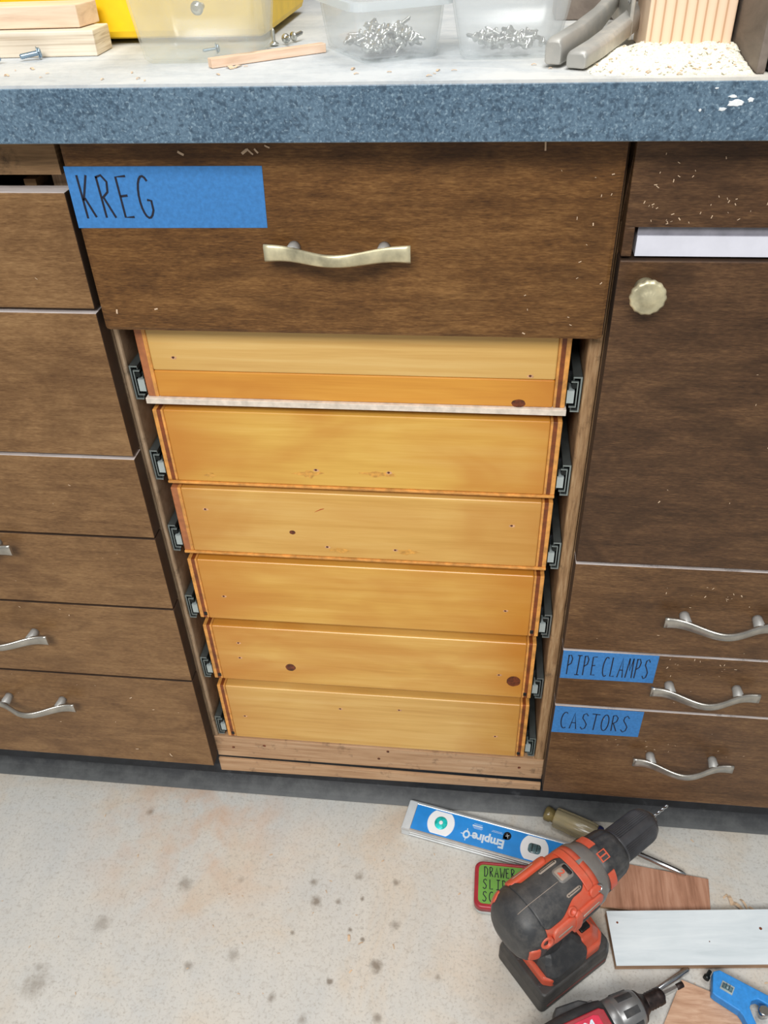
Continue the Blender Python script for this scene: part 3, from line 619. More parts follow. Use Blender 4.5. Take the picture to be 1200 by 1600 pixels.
# fir block, weathered board and black box at the right
mb = MB(); mb.box(0.4335, 0.4915, 0.046, 0.106, ZT+.0003, 1.02); o = link('wood_block', mb, ['fir_block'], bevel=0.001); tag(o, 'upright pale fir block with vertical grain, in sawdust', 'block')
mb = MB(); mb.box(0.494, 0.4995, -0.023, 0.135, ZT+.0003, 1.0); o = link('weathered_board', mb, ['weathered'], bevel=0.001); tag(o, 'dark weathered board on edge beside the pale fir block', 'board')
mb = MB(); mb.box(0.501, 0.62, -0.0215, 0.15, ZT+.0003, 1.02); o = link('tool_box', mb, ['black_plastic'], bevel=0.004); tag(o, 'black box beside the weathered board at the worktop end', 'box')
# sawdust heap (uncountable)
mb = MB(); nx, ny = 130, 110; V = []; rnd = random.Random(3)
for j in range(ny):
    for i in range(nx):
        x = 0.385+0.1085*i/(nx-1); y = -0.028+0.10*j/(ny-1)
        fx = min(1, (x-0.385)/.05, (0.4935-x)/.006+0.75); fy = min(1, (y+0.028)/.06); e = min(1, (0.072-y)/.02, (x-.385)/.01)
        h = 0.0075*max(0, fx)*max(0, fy)**1.3+rnd.uniform(0, .0009)*min(1, fy*3+.1)+.0012*math.sin(x*310+2*math.sin(y*190))*math.sin(y*260)*max(0, fx)*max(0, fy)
        h = max(-0.0005, h*max(0, e)-0.0004-(0.0008 if rnd.random() < .10-.3*fy else 0)); V.append((x, y, ZT+h))
mb.add(V, [(j*nx+i, j*nx+i+1, (j+1)*nx+i+1, (j+1)*nx+i) for j in range(ny-1) for i in range(nx-1)], 0, False)
# chips lying on it
def sliver(mb, x, y, z, L, w_, m=0, R=random):
    a = R.uniform(0, PI); c, s = math.cos(a), math.sin(a); k = R.uniform(.2, .5)*L
    pts = [(x+c*L*t, y+s*L*t, z+k*math.sin((t+.5)*PI)*.5) for t in (-.5, -.15, .2, .5)]
    rings = [[(p[0]-s*w_/2, p[1]+c*w_/2, p[2]), (p[0]+s*w_/2, p[1]-c*w_/2, p[2]), (p[0]+s*w_/2, p[1]-c*w_/2, p[2]+.0003), (p[0]-s*w_/2, p[1]+c*w_/2, p[2]+.0003)] for p in pts]
    mb.loft(rings, m, False)
for i in range(150):
    x = rnd.uniform(.39, .492); y = rnd.uniform(-.024, .05); fx = min(1, (x-0.385)/.05); fy = min(1, (y+0.028)/.06)
    sliver(mb, x, y, ZT+.0003+0.0075*fx*fy**1.3, rnd.uniform(.0012, .0036), rnd.uniform(.0008, .0018), rnd.choice((0, 0, 1)), rnd)
o = link('sawdust', mb, ['sawdust', 'shaving']); o['kind'] = 'stuff'; tag(o, 'pale sawdust heaped round the fir block on the worktop', 'sawdust')
# loose shavings on worktop, fronts and floor
def scatter(name, label, items, mode):
    mb = MB(); R = random.Random(len(items))
    for (x, y, z, L) in items:
        t = MB(); sliver(t, 0, 0, 0, L, L*R.uniform(.18, .4), 0, R)
        T = Matrix.Translation((x, y, z)) @ (Matrix.Diagonal((1, .3, 1, 1)) @ Matrix.Rotation(PI/2, 4, 'X') if mode == 'wall' else Matrix.Identity(4))
        mb.add(t.v, t.f, 0, False, T)
    o = link(name, mb, ['shaving']); o['kind'] = 'stuff'; return tag(o, label, 'shavings')
R = random.Random(11)
fr = [(0.0997, -.0004, .8625, .005), (0.1485, -.0004, .8635, .005), (0.1527, -.0004, .8635, .006), (0.1575, -.0004, .864, .004), (0.166, -.0004, .867, .004), (0.3675, -.0004, .8665, .006), (0.02, -.0004, .735, .004), (0.055, -.0004, .738, .003), (-.085, -.0004, .22, .004), (-.06, -.0004, .20, .003), (-.1, -.0004, .115, .004), (-.055, -.0004, .107, .006)]
for i in range(46): fr.append((R.uniform(.437, .56), -.0004, .812+abs(R.gauss(0, .022)), R.uniform(.001, .0026)))
for i in range(16): fr.append((R.uniform(.36, .424), -.0004, R.uniform(.72, .85), R.uniform(.001, .0026)))
for i in range(40): fr.append((.575+R.gauss(0, .035), -.0004, R.choice([.338, .2, .444])+R.gauss(0, .006), R.uniform(.001, .003)))
for i in range(30): fr.append((R.uniform(.44, .66), -.0004, R.uniform(.1, .75), R.uniform(.001, .0025)))
for i in range(22): fr.append((R.uniform(-.28, -.01), -.0004, R.uniform(.1, .83), R.uniform(.001, .0025)))
for lo_, hi_, lb in ((-9, .003, 'tiny pale wood chips stuck to the left cabinet drawers'), (.003, .428, 'tiny pale wood chips stuck to the wide brown top drawer'), (.428, 9, 'tiny pale wood chips stuck to the knobbed door cabinet on the right')):
    scatter('wood_shavings', lb, [q for q in fr if lo_ <= q[0] < hi_ and not (.003 <= q[0] < .428 and q[2] < .718)], 'wall')
fl = [(0.665, -0.075, .0003, .012), (0.672, -.082, .0003, .014), (.660, -.07, .0003, .008), (.68, -.078, .0003, .013), (.69, -.085, .0003, .012), (0.2, -.165, .0003, .008), (.215, -.17, .0003, .006), (0.255, -.17, .0003, .006)]
for i in range(60): fl.append((R.uniform(-.3, .75), R.uniform(-.28, .005), .0003, R.uniform(.0015, .005)))
fl = [q for q in fl if not (0.34 < q[0] < 0.60 and q[1] < -0.03)]
scatter('wood_shavings', 'pale wood chips scattered over the concrete floor', fl, 'floor')
wtop = [(R.uniform(-.06, .37), R.uniform(-.02, .03), ZT+.0003, R.uniform(.002, .005)) for i in range(24)]+[(0.14, .02, ZT+.0004, .009), (.145, .024, ZT+.0004, .008)]
scatter('wood_shavings', 'pale wood chips scattered along the dusty worktop', wtop, 'floor')

# ------------------------------------------------------------------ things on the floor
# spirit level (lies flat, printed face up, text upside down for the viewer)
A_L = math.radians(-11.87)
lv = thing('spirit_level', 'short blue spirit level lying on the floor by the cabinet base', 'level', (0.3679, -0.0243, 0.0003), (0, 0, A_L+PI))
HL, HW, LH = 0.1145, 0.0200, 0.0215
TL = Matrix.Diagonal((1, 1.12, 0.674, 1))
mb = MB()
for s in (-1, 1):      # rails along the long edges, with grooves on the outer side
    pr = [(0.0155, 0), (0.0195, 0), (0.0195, .0045), (0.0183, .0055), (0.0183, .0075), (0.0195, .0085), (0.0195, .0125), (0.0183, .0135), (0.0183, .0155), (.02, .0165), (0.02, LH), (0.0172, LH), (0.0165, LH-.0012), (0.0155, LH-.0012)]
    pr = [(s*a, b) for a, b in pr]
    mb.loft([[(-HL, a, b) for a, b in pr], [(HL, a, b) for a, b in pr]], 0, False)
mb.box(-HL, HL, -0.0155, 0.0155, 0, 0.0165)
link('frame', mb, ['level_alu'], lv, T=TL, bevel=0.0004)
mb = MB(); mb.box(HL-0.0105, HL+0.0012, -0.0196, 0.0196, 0.0, LH+.0002); link('end_cap', mb, ['level_cap'], lv, T=TL, bevel=0.0012)
mb = MB(); mb.box(-HL-0.0012, -HL+0.0105, -0.0196, 0.0196, 0.0, LH+.0002); link('end_cap', mb, ['level_cap'], lv, T=TL, bevel=0.0012)
# face panel with print; local +x points to the viewer's left
mb = MB(); mb.box(-HL+.0108, HL-.0108, -0.0164, 0.0164, 0.0168, LH-.0008, 0)
ztxt = LH-.0006
def ltext(txt, size, x, y, bold=0.0, sx=1.0, m=1):
    vs, fs = text_faces(txt, size, bold); mb.add([(x+v[0]*sx, y+v[1], ztxt) for v in vs], fs, m)
ltext('Empire', 0.0150, 0.0015, 0.0048, 0.0006)
ex, ey = 0.0305, 0.0050
mb.loft([[(ex+.0048*math.cos(t)*k, ey+.0054*math.sin(t)*k, ztxt) for t in [2*PI*i/20 for i in range(21)]] for k in (1, .55)], 1, False, False)
for a in (0, 90, 180, 270):
    c, s_ = math.cos(math.radians(a)), math.sin(math.radians(a)); mb.ribbon([(ex+c*.004, ey+s_*.0044), (ex+c*.0076, ey+s_*.0080)], .0010, lambda u, v, h: (u, v, ztxt-.0002+h), 1)
mb.box(0.0120, 0.0255, -0.0096, -0.0080, ztxt-.0003, ztxt, 1)
for (x0, x1, y, hh) in [(.0130, .0240, -.0112, .0007), (.0115, .0250, -.0068, .0006), (.0125, .0235, -.0055, .0005), (-.0150, .0, -.0075, .0006), (-.0140, -.001, -.0090, .0005)]:
    for q in range(7):
        xa = x0+(x1-x0)*q/7; mb.box(xa, xa+(x1-x0)/7*.7, y-hh/2, y+hh/2, ztxt-.0003, ztxt, 1)
mb.lathe([(ztxt-.0003, .0052), (ztxt, .0052)], 'z', 20, 2, False, Matrix.Translation((-.0215, -.0070, 0)))
mb.box(-.0163, -.0215, -.0070, -.0018, ztxt-.0003, ztxt, 2)
for a in range(4):
    T = Matrix.Translation((-.0215, -.0070, ztxt)) @ Matrix.Rotation(a*PI/2+.4, 4, 'Z'); mb.add([(0, -.0006, 0.0001), (.0034, 0, 0.0001), (0, .0006, 0.0001)], [(0, 1, 2)], 1, False, T)
link('face_panel', mb, ['level_blue', 'print_white', 'deep_black'], lv, T=TL, label='blue printed face')
def window(x, vial_mat, round_, nm):
    R_ = 0.0152; n = 40; pts = []
    for i in range(n):
        t = 2*PI*i/n; px, py = 0.0182*math.cos(t), 0.0182*math.sin(t); pts.append((px, max(-.0150, min(.0150, py*1.02))))
    mb = MB(); mb.loft([[(x+a, b, LH-.004) for a, b in pts], [(x+a, b, LH+.0003) for a, b in pts]], 0, False)
    wn = link('vial_window', mb, ['level_white'], lv, T=TL, bevel=0.0005)
    mb = MB()
    if round_:
        mb.lathe([(LH-.001, .0086), (LH+.0006, .0086), (LH+.0018, .0068), (LH+.0022, .0005)], 'z', 24, 0, True, Matrix.Translation((x, 0, 0)))
        mb.lathe([(LH+.0020, .0028), (LH+.0026, .0022)], 'z', 16, 1, True, Matrix.Translation((x, 0, 0)))
    else:
        for ln, r, m in ((.0088, .0052, 0),):
            pr = rrect(.0082, .0062, .004, 0, 5); mb.loft([[(x+a, b, LH-.001) for a, b, c in pr], [(x+a, b, LH+.0006) for a, b, c in pr], [(x+a*.8, b*.6, LH+.0016) for a, b, c in pr]], 0, True)
        for s in (-1, 1): mb.box(x+s*.003-.0004, x+s*.003+.0004, -.005, .005, LH+.0004, LH+.0018, 1)
    link('vial', mb, [vial_mat, 'deep_black' if not round_ else 'level_white'], wn, T=TL, label='bright green bubble vial' if round_ else 'grey bubble vial')
window(0.0665, 'vial_green', True, 'a'); window(-0.0585, 'vial_grey', False, 'b')

# tin of drawer slide screws
tn = thing('screw_tin', 'small red-rimmed tin with a green handwritten label, beside the drill', 'tin', (0.3915, -0.0925, 0.0003), (0, 0, -0.01))
mb = MB(); mb.loft([rrect(.0405, .0283, .009, 0), rrect(.041, .0288, .009, .001), rrect(.041, .0288, .009, .0115)], 0, True); link('base', mb, ['tin_white'], tn)
mb = MB(); mb.loft([rrect(.0422, .030, .010, .0098), rrect(.0424, .0302, .010, .0185), rrect(.0415, .0293, .0095, .0198), rrect(.0398, .0276, .009, .0202), rrect(.0392, .027, .0085, .0198)], 0, True); lid = link('lid', mb, ['tin_red'], tn)
mb = MB(); mb.loft([rrect(.0374, .0250, .006, .0197), rrect(.0374, .0250, .006, .0203)], 0, False)
zf = lambda u, v, h: (u, v, .0203+h)
handwrite(mb, 'DRAWER', -.0310, .0095, .0128, .0058, .0012, zf, 1, 0.0, .16)
handwrite(mb, 'SLIDE', -.0325, -.0065, .0125, .0066, .0012, zf, 1, 0.0, .22)
handwrite(mb, 'SCREWS', -.0325, -.0225, .0125, .0066, .0012, zf, 1, 0.0, .2)
link('label', mb, ['tin_green', 'ink'], lid, label='green tape lettered DRAWER SLIDE SCREWS')

# screwdriver, amber handle
p0 = Vector((0.4385, 0.0185, 0.0150)); p1 = Vector((0.6140, -0.0515, 0.0100)); ax = (p1-p0)
sd = thing('screwdriver', 'screwdriver with clear amber handle half hidden behind the drill chuck', 'screwdriver', p0)
sd.rotation_euler = ax.to_track_quat('X', 'Z').to_euler(); LS = ax.length
flute = lambda t, h: 1-(0.10*(0.5+0.5*math.cos(6*t))**3 if 0.014 < h < 0.078 else 0)
mb = MB(); mb.lathe([(0.016, .0120), (0.018, .0136), (0.05, .0142), (0.068, .0140), (0.0725, .0128)], 'x', 48, 0, True, None, True, flute); h_ = link('handle', mb, ['amber_acetate'], sd, label='clear amber handle')
mb = MB(); mb.lathe([(0.002, .0065), (0.0032, .0090), (0.0050, .0099), (0.0105, .0099), (0.0128, .0085), (0.016, .0083)], 'x', 24, 0, True); link('butt', mb, ['amber_dark'], h_, label='darker amber butt')
mb = MB(); mb.lathe([(0.012, .005), (0.07, .005)], 'x', 12, 0, True); link('core', mb, ['amber_core'], h_)
mb = MB(); mb.lathe([(0.0726, .0128), (0.0745, .0138), (0.079, .0125), (0.082, .008), (0.083, .005)], 'x', 24, 0, True); link('collar', mb, ['collar_navy'], sd, label='navy blue collar')
mb = MB(); mb.lathe([(0.08, .0034), (LS-.012, .0034), (LS-.006, .0030), (LS, .0012)], 'x', 16, 0, True, None, True, lambda t, h: 1-(0.35*(0.5+0.5*math.cos(4*t)) if h > LS-.004 else 0)); link('shaft', mb, ['steel'], sd)

# plywood scraps and white board
def slab(name, poly, z0, z1, mats, label, cat='board', tilt=None):
    cx = sum(p[0] for p in poly)/len(poly); cy = sum(p[1] for p in poly)/len(poly)
    mb = MB(); mb.prism([(x-cx, y-cy) for x, y in poly], 0, z1-z0, 0, mtop=1 if len(mats) > 1 else 0)
    o = link(name, mb, mats, bevel=0.0004); o.location = (cx, cy, z0); return tag(o, label, cat)
slab('plywood_scrap', [(0.4905, -0.0345), (0.6419, -0.0519), (0.6405, -0.0640), (0.6355, -0.1060), (0.4830, -0.0985)], 0.0003, 0.0055, ['ply_layer', 'lauan'], 'reddish plywood scrap under the white board and screwdriver tip', 'scrap')
slab('plywood_scrap', [(0.5885, -0.1774), (0.5560, -0.2366), (0.60, -0.262), (0.68, -0.2421), (0.6537, -0.2180), (0.6206, -0.1881)], 0.0003, 0.0055, ['ply_layer', 'lauan_pale'], 'pale reddish plywood scrap under the blue square head', 'scrap')
mb = MB(); mb.box(0, 0.25, -0.0614, 0, 0, 0.0110, 0); mb.box(0, 0.25, -0.0614, 0, 0.0110, 0.0118, 1)
for (x, y, r_) in [(0.0105, -.0135, .0015), (0.178, -.022, .002), (0.114, -.036, .0008)]: disc2 = mb.lathe([(0.0117, r_), (0.0119, r_*.8)], 'z', 10, 2, False, Matrix.Translation((x, y, 0)))
o = link('painted_board', mb, ['ply_layer', 'painted_white', 'knot'], bevel=0.0004); o.location = (0.5085, -0.1105, 0.0064); o.rotation_euler = (math.radians(5.2), 0, math.radians(6.0)); tag(o, 'white painted board lying across the reddish plywood scrap', 'board')

# steel rod under the impact driver
mb = MB(); mb.tube([(0.5, -0.2318, .0040), (0.5965, -0.1655, .0040), (0.5985, -0.1641, .0040)], [.0034, .0034, .0026], 12)
o = link('steel_rod', mb, ['steel']); tag(o, 'bright steel rod on the floor behind the impact driver chuck', 'rod')

# combination square head
sq = thing('combination_square', 'blue combination square head at the lower right corner', 'square', (0.64, -0.195, 0.0060))
outl = [(0.6295, -0.1688), (0.6220, -0.1712), (0.6168, -0.1945), (0.6200, -0.1975), (0.6425, -0.2110)]
outl += [(0.6455+0.0, -0.2160), (0.6490, -0.2260), (0.6510, -0.2420), (0.6570, -0.2420)]
outl += [(0.6590, -0.226), (0.6558, -0.2140), (0.6545, -0.2060), (0.6580, -0.1990), (0.6650, -0.1965), (0.6720, -0.2), (0.684, -0.206), (0.7, -0.214), (0.71, -0.2065)]
TS = Matrix.Translation((-0.64, 0.195, 0))
mb = MB(); mb.prism(outl, 0, 0.0135, 0); link('head', mb, ['square_blue'], sq, T=TS, bevel=0.0012)
mb = MB(); T = TS @ rotz(-0.50, (0.6340, -0.1880, 0)); mb.box(-.0068, .0068, -.0050, .0050, .0132, .0142, 1, T); mb.tube([(-.0056, 0, .0142), (.0056, 0, .0142)], .0030, 12, 0, T)
for s in (-1, 1): mb.box(s*.0018-.0003, s*.0018+.0003, -.003, .003, .0165, .0174, 2, T)
link('vial', mb, ['vial_grey', 'zinc_light', 'deep_black'], sq)
mb = MB(); T = TS @ rotz(-2.2, (0.6190, -0.1705, 0.0065)); mb.lathe([(-.003, .0022), (.004, .0024), (.0042, .0036), (.0085, .0036)], 'x', 14, 0, True, T); link('scriber_knob', mb, ['black_steel'], sq)
mb = MB(); mb.lathe([(0, .004), (.006, .004), (.0062, .0062), (.014, .0062), (.0155, .005)], 'z', 20, 0, True, TS @ Matrix.Translation((0.6690, -0.2085, 0.0)), True, lambda t, h: 1-.05*(0.5+.5*math.cos(16*t))); link('lock_knob', mb, ['steel'], sq)

# ---- cordless drill standing on its battery
dl = thing('cordless_drill', 'black and orange cordless drill standing upright on its battery', 'drill', (0.4436, -0.165, 0.0004), (0, 0, math.radians(39.5)))
ZA = 0.188
TU = Matrix.Translation((0.0025, -0.0045, 0.1825)) @ Matrix.Rotation(math.radians(2.0), 4, 'Z') @ Matrix.Diagonal((1.139, 1.06, 1.06, 1)) @ Matrix.Translation((0, 0, -ZA))
def brad(x):
    k = 1.0
    if x < -0.052: q = (-0.052-x)/0.031; k = max(0.02, (1-min(1, q)**3.4))**(1/3.4)
    if x > -0.02: k = 1-0.05*min(1, (x+0.02)/0.03)
    return k
def bpt(x, th, off=0.0):      # th from the top, positive to +y
    k = brad(x); a, b = 0.0315*k+off, 0.0335*k+off; n_ = 2.5
    s, c = math.sin(th), math.cos(th)
    rr = (abs(s)**n_+abs(c)**n_)**(-1/n_)
    return (x-off*max(0, (-0.06-x)/0.023), a*s*rr, ZA+b*c*rr)
XS = [-0.0829, -0.0825, -0.0815, -0.0795, -0.0765, -0.072, -0.066, -0.059, -0.052]+[-0.052+0.058*i/14 for i in range(1, 15)]
mb = MB(); mb.loft([[bpt(x, 2*PI*j/56) for j in range(56)] for x in XS], 0, True); link('body', mb, ['tool_orange'], dl, T=TU)
def patch(mb, x0, x1, lo, hi, off, m=0, nx=26, nt=22, base=-0.001, rnd_=0.0):
    """raised pad on the body between angles lo(x)..hi(x)"""
    xs = [x0+(x1-x0)*i/nx for i in range(nx+1)]; G = []; Gi = []
    for x in xs:
        e = min(x-x0, x1-x); sh = 0.0
        if rnd_ and e < rnd_: sh = (1-math.sqrt(max(0, 1-((rnd_-e)/rnd_)**2)))*rnd_/0.033
        a, b = lo(x)+sh, hi(x)-sh
        G.append([bpt(x, a+(b-a)*j/nt, off if 0 < j < nt else off*.35) for j in range(nt+1)]); Gi.append([bpt(x, a+(b-a)*j/nt, base) for j in range(nt+1)])
    rings = [g+gi[::-1] for g, gi in zip(G, Gi)]
    mb.loft(rings, m, True)
rad = math.radians
cst = lambda v: (lambda x: rad(v))
def smooth(x, a, b, va, vb):
    t = min(1, max(0, (x-a)/(b-a))); t = t*t*(3-2*t); return rad(va+(vb-va)*t)
# black rubber overmould: rear cap + top saddle
mb = MB(); mb.loft([[bpt(x, 2*PI*j/56, .0011) for j in range(56)] for x in [-0.0829, -0.0825, -0.0815, -0.0795, -0.0765, -0.072, -0.068, -0.064, -0.0615]], 0, True)
patch(mb, -0.0630, -0.008, lambda x: smooth(x, -0.045, -0.022, -54, -38), lambda x: smooth(x, -0.0615, -0.052, 50, 31), .0015, 0, 34, 30, -.001, 0.008)
link('rubber_grip', mb, ['tool_black'], dl, T=TU, label='black rubber overmould over the top and rear')
mb = MB(); patch(mb, -0.0735, -0.027, lambda x: rad(-7.0)-x*0, lambda x: rad(-5.4), .0019, 0, 20, 3)
link('seam_line', mb, ['groove'], dl, T=TU)
# recessed windows in the rubber
mb = MB()
for lo, hi, xa, xb in ((19, 26, -.036, -.014), (-35, -28, -.030, -.012)):
    patch(mb, xa, xb, cst(lo), cst(hi), .0021, 0, 14, 6, 0, .0026); patch(mb, xa+.0022, xb-.0022, cst(lo+3), cst(hi-2.6), .0024, 1, 12, 4, 0, .002)
link('grip_inset', mb, ['groove', 'deep_black'], dl, T=TU)
# speed selector with a 2
mb = MB(); patch(mb, -0.0265, -0.0095, cst(-15), cst(15), .0024, 0, 14, 12, 0, .004); patch(mb, -0.0150, -0.0112, cst(-12), cst(12), .0028, 1, 6, 8, 0, .001)
patch(mb, -0.0250, -0.0156, cst(-11.5), cst(11.5), .0034, 2, 10, 8, 0, .002)
vs, fs = text_faces('2', 0.0095, 0.0002)
mb.add([(-0.0203+v[1], -v[0], ZA+.0335+.0042) for v in vs], fs, 3)
link('speed_switch', mb, ['tool_grey', 'deep_black', 'groove', 'tool_orange'], dl, T=TU, label='grey speed switch marked 2')
# orange side ribs and screw posts (right side)
mb = MB()
patch(mb, -0.056, -0.028, lambda x: rad(-92), lambda x: rad(-60), .0030, 0, 18, 12, -.001, .006)
patch(mb, -0.030, 0.006, lambda x: rad(-88), lambda x: rad(-62), .0026, 0, 16, 12, -.001, .004)
patch(mb, -0.030, -0.0215, lambda x: rad(-112), lambda x: rad(-60), .0034, 0, 10, 14, -.001, .004)
patch(mb, -0.008, 0.005, lambda x: rad(-60), lambda x: rad(-44), .0026, 0, 10, 8, -.001, .004)
patch(mb, -0.062, -0.018, lambda x: smooth(x, -.05, -.02, 36, 36), lambda x: smooth(x, -.05, -.02, 60, 62), .0026, 0, 20, 8, -.001, .004)
patch(mb, -0.009, -0.001, lambda x: rad(-46), lambda x: rad(46), .0018, 0, 8, 24, -.001, .002)
link('side_panel', mb, ['tool_orange'], dl, T=TU, label='orange ribbed side panel')
for (xa, xb, lo, hi, of, mt, rr) in ((-0.051, -0.034, -79, -73, .0034, 'groove', .0016), (-0.021, 0.001, -79, -73, .0031, 'groove', .0016), (-0.055, -0.03, 46, 49, .0030, 'groove', .001), (-0.022, 0.004, -104, -91, .0024, 'tool_black', .003)):
    mb = MB(); patch(mb, xa, xb, cst(lo), cst(hi), of, 0, 14, 5, 0, rr); link('side_groove', mb, [mt], dl, T=TU)
for (x, th, r) in ((-0.0625, -72, .0062), (-0.031, -53, .0046), (0.0035, -52, .0036)):
    c = Vector(bpt(x, rad(th), 0)); nrm = Vector((0 if x > -.06 else -.25, math.sin(rad(th)), math.cos(rad(th)))).normalized(); T = Matrix.Translation(c) @ nrm.to_track_quat('Z', 'Y').to_matrix().to_4x4()
    mb = MB(); mb.lathe([(-.002, r), (.0024, r), (.0028, r*.85), (.0026, r*.6), (.0002, r*.55), (.0002, .0002)], 'z', 20, 0, True, T, False); link('screw_post', mb, ['tool_orange' if x < 0 else 'steel'], dl, T=TU)
# rear vents
for lo, hi in ((-112, -78), (50, 80)):
    mb = MB(); patch(mb, -0.0775, -0.0685, cst(lo), cst(hi), .0020, 0, 10, 14, 0, .002); link('vent', mb, ['tool_orange'], dl, T=TU, label='orange vent on the rear cap')
# gear housing collar, clutch, chuck
mb = MB(); mb.lathe([(-0.003, .0310), (-0.0015, .0326), (0.011, .0318), (0.0165, .0290), (0.021, .0275), (0.0225, .0255)], 'x', 48, 0, True, Matrix.Translation((0, 0, ZA))); gh = link('gear_housing', mb, ['tool_grey'], dl, T=TU)
mb = MB(); mb.lathe([(0.0195, .0258), (0.0205, .0282), (0.027, .0280), (0.029, .0268), (0.031, .0262), (0.046, .0245), (0.0505, .0228), (0.0515, .0205), (0.053, .020)], 'x', 96, 0, True, Matrix.Translation((0, 0, ZA)), True, lambda t, h: 1-(0.035*(0.5+0.5*math.cos(18*t))**2 if .030 < h < .047 else 0)); ck = link('clutch_ring', mb, ['tool_black'], dl, T=TU)
def ring_pad(mb, x0, x1, a0, a1, r0, r1, m):
    rings = []
    for i in range(9):
        a = rad(a0+(a1-a0)*i/8); s, c = math.sin(a), math.cos(a); rings.append([(x0, r0*s, ZA+r0*c), (x0, r1*s, ZA+r1*c), (x1, r1*.985*s, ZA+r1*.985*c), (x1, r0*s, ZA+r0*c)])
    mb.loft(rings, m, False)
mb = MB()
ring_pad(mb, .0205, .0285, 10, 48, .025, .0292, 0); ring_pad(mb, .0205, .0285, -88, -48, .025, .0292, 0); ring_pad(mb, .0215, .0315, -26, -6, .025, .0290, 0); ring_pad(mb, .0230, .0300, -24, -17.5, .025, .0293, 1); ring_pad(mb, .0230, .0300, -14.5, -8, .025, .0293, 1)
link('orange_tab', mb, ['tool_orange', 'tool_black'], ck, T=TU, label='orange tabs on the clutch ring')
def knurl(t, h):
    if h < .056 or h > .091: return 1
    return 1-.06*(0.5+0.5*math.cos(54*t)) if math.cos(3*t+.5) < .75 else 1.0
mb = MB(); mb.lathe([(0.051, .0175), (0.0525, .0190), (0.0555, .0192), (0.0562, .0188), (0.09, .0184), (0.0945, .0176), (0.100, .0146), (0.1025, .0115)], 'x', 432, 0, True, Matrix.Translation((0, 0, ZA)), True, knurl); chk = link('chuck', mb, ['chuck_black'], dl, T=TU)
mb = MB(); mb.lathe([(0.1015, .0105), (0.105, .0088), (0.1062, .0062), (0.1062, .0030)], 'x', 32, 0, True, Matrix.Translation((0, 0, ZA))); link('chuck_nose', mb, ['steel'], chk, T=TU, label='bare steel chuck nose')
mb = MB(); rings = []
for i in range(41):
    x = 0.100+0.0300*i/40; tw = max(0, x-.1095)*560; f = 1 if x < .1095 else 0
    ring = []
    for j in range(14):
        t = 2*PI*j/14; rr = 0.0016*(1 if f else (1-.45*abs(math.sin(t))**2)); 
        if i == 40: rr *= .2
        ring.append((x, rr*math.cos(t+tw), ZA+rr*math.sin(t+tw)))
    rings.append(ring)
mb.loft(rings, 0, True); link('drill_bit', mb, ['steel'], dl, T=TU, label='thin steel twist bit')
# handle, trigger, foot, battery
def oval(x, z, a, b, tilt=0.0, n_=28): return [(x+a*math.cos(2*PI*i/n_), b*math.sin(2*PI*i/n_), z+tilt*a*math.cos(2*PI*i/n_)) for i in range(n_)]
mb = MB(); mb.loft([oval(-.012, .055, .030, .024), oval(-.018, .066, .023, .0185), oval(-.0245, .085, .0205, .0165), oval(-.027, .110, .0205, .0165), oval(-.026, .135, .0225, .0175), oval(-.024, .152, .027, .019), oval(-.022, .166, .032, .022)], 0, True); link('handle', mb, ['tool_black'], dl)
mb = MB(); mb.loft([oval(-.014, .067, .0240, .012), oval(-.020, .09, .0215, .010), oval(-.0225, .13, .0235, .011)], 0, True); link('grip_stripe', mb, ['tool_orange'], dl)
mb = MB(); mb.loft([oval(.006, .118, .008, .008), oval(.004, .13, .011, .0095), oval(.006, .145, .013, .0095), oval(.008, .154, .012, .009)], 0, True); link('trigger', mb, ['tool_black'], dl)
mb = MB(); mb.lathe([(-.0225, .0042), (-.019, .0052), (.019, .0052), (.0225, .0042)], 'y', 14, 0, True, Matrix.Translation((-.002, 0, .155))); link('direction_button', mb, ['tool_orange'], dl)
mb = MB(); mb.prism([(-.044, -.026), (-.036, -.0335), (.036, -.0335), (.047, -.024), (.050, 0), (.047, .024), (.036, .0335), (-.036, .0335), (-.044, .026)], .036, .052, 0)
ft0 = mb; mb = MB(); mb.loft([[(x, y, .050) for x, y in ((.018, -.030), (.038, -.030), (.047, -.02), (.047, .02), (.038, .030), (.018, .030))], [(x, y, .066) for x, y in ((.014, -.024), (.030, -.023), (.037, -.015), (.037, .015), (.030, .023), (.014, .024))]], 0, False)
ft = link('foot', ft0, ['tool_orange'], dl, bevel=0.003, seg=3, label='orange foot above the battery')
link('foot_nose', mb, ['tool_orange'], ft, bevel=0.003, seg=3)
sd0 = ((-.040, -.027), (-.034, -.0355), (.014, -.0355), (.021, -.026), (.021, .026), (.014, .0355), (-.034, .0355), (-.040, .027))
mb = MB(); mb.loft([[(x, y, .040) for x, y in sd0], [(x*.98, y*.97, .056) for x, y in sd0], [(x*.88-.002, y*.74, .066) for x, y in sd0], [(x*.66-.006, y*.52, .075) for x, y in sd0]], 0, False)
link('saddle', mb, ['tool_black'], ft, bevel=0.003, seg=3)
mb = MB(); mb.box(.020, .034, -.017, -.009, .064, .0685, 0); link('bit_clip', mb, ['deep_black'], ft, bevel=0.0015)
bt = [(-.0535, -.0355), (-.050, -.0392), (.047, -.0392), (.056, -.031), (.056, .031), (.047, .0385), (-.050, .0385), (-.0535, .0355)]
mb = MB(); mb.loft([[(x*.985, y*.98, 0) for x, y in bt], [(x, y, .004) for x, y in bt], [(x, y, .026) for x, y in bt], [(x*.95, y*.95, .037) for x, y in bt]], 0, False); ba = link('battery', mb, ['battery_black'], dl, bevel=0.0025, seg=3)
mb = MB(); mb.box(-.046, .044, -.0398, -.0385, .012, .0155); link('side_stripe', mb, ['battery_red'], ba, bevel=0.0004)
mb = MB()
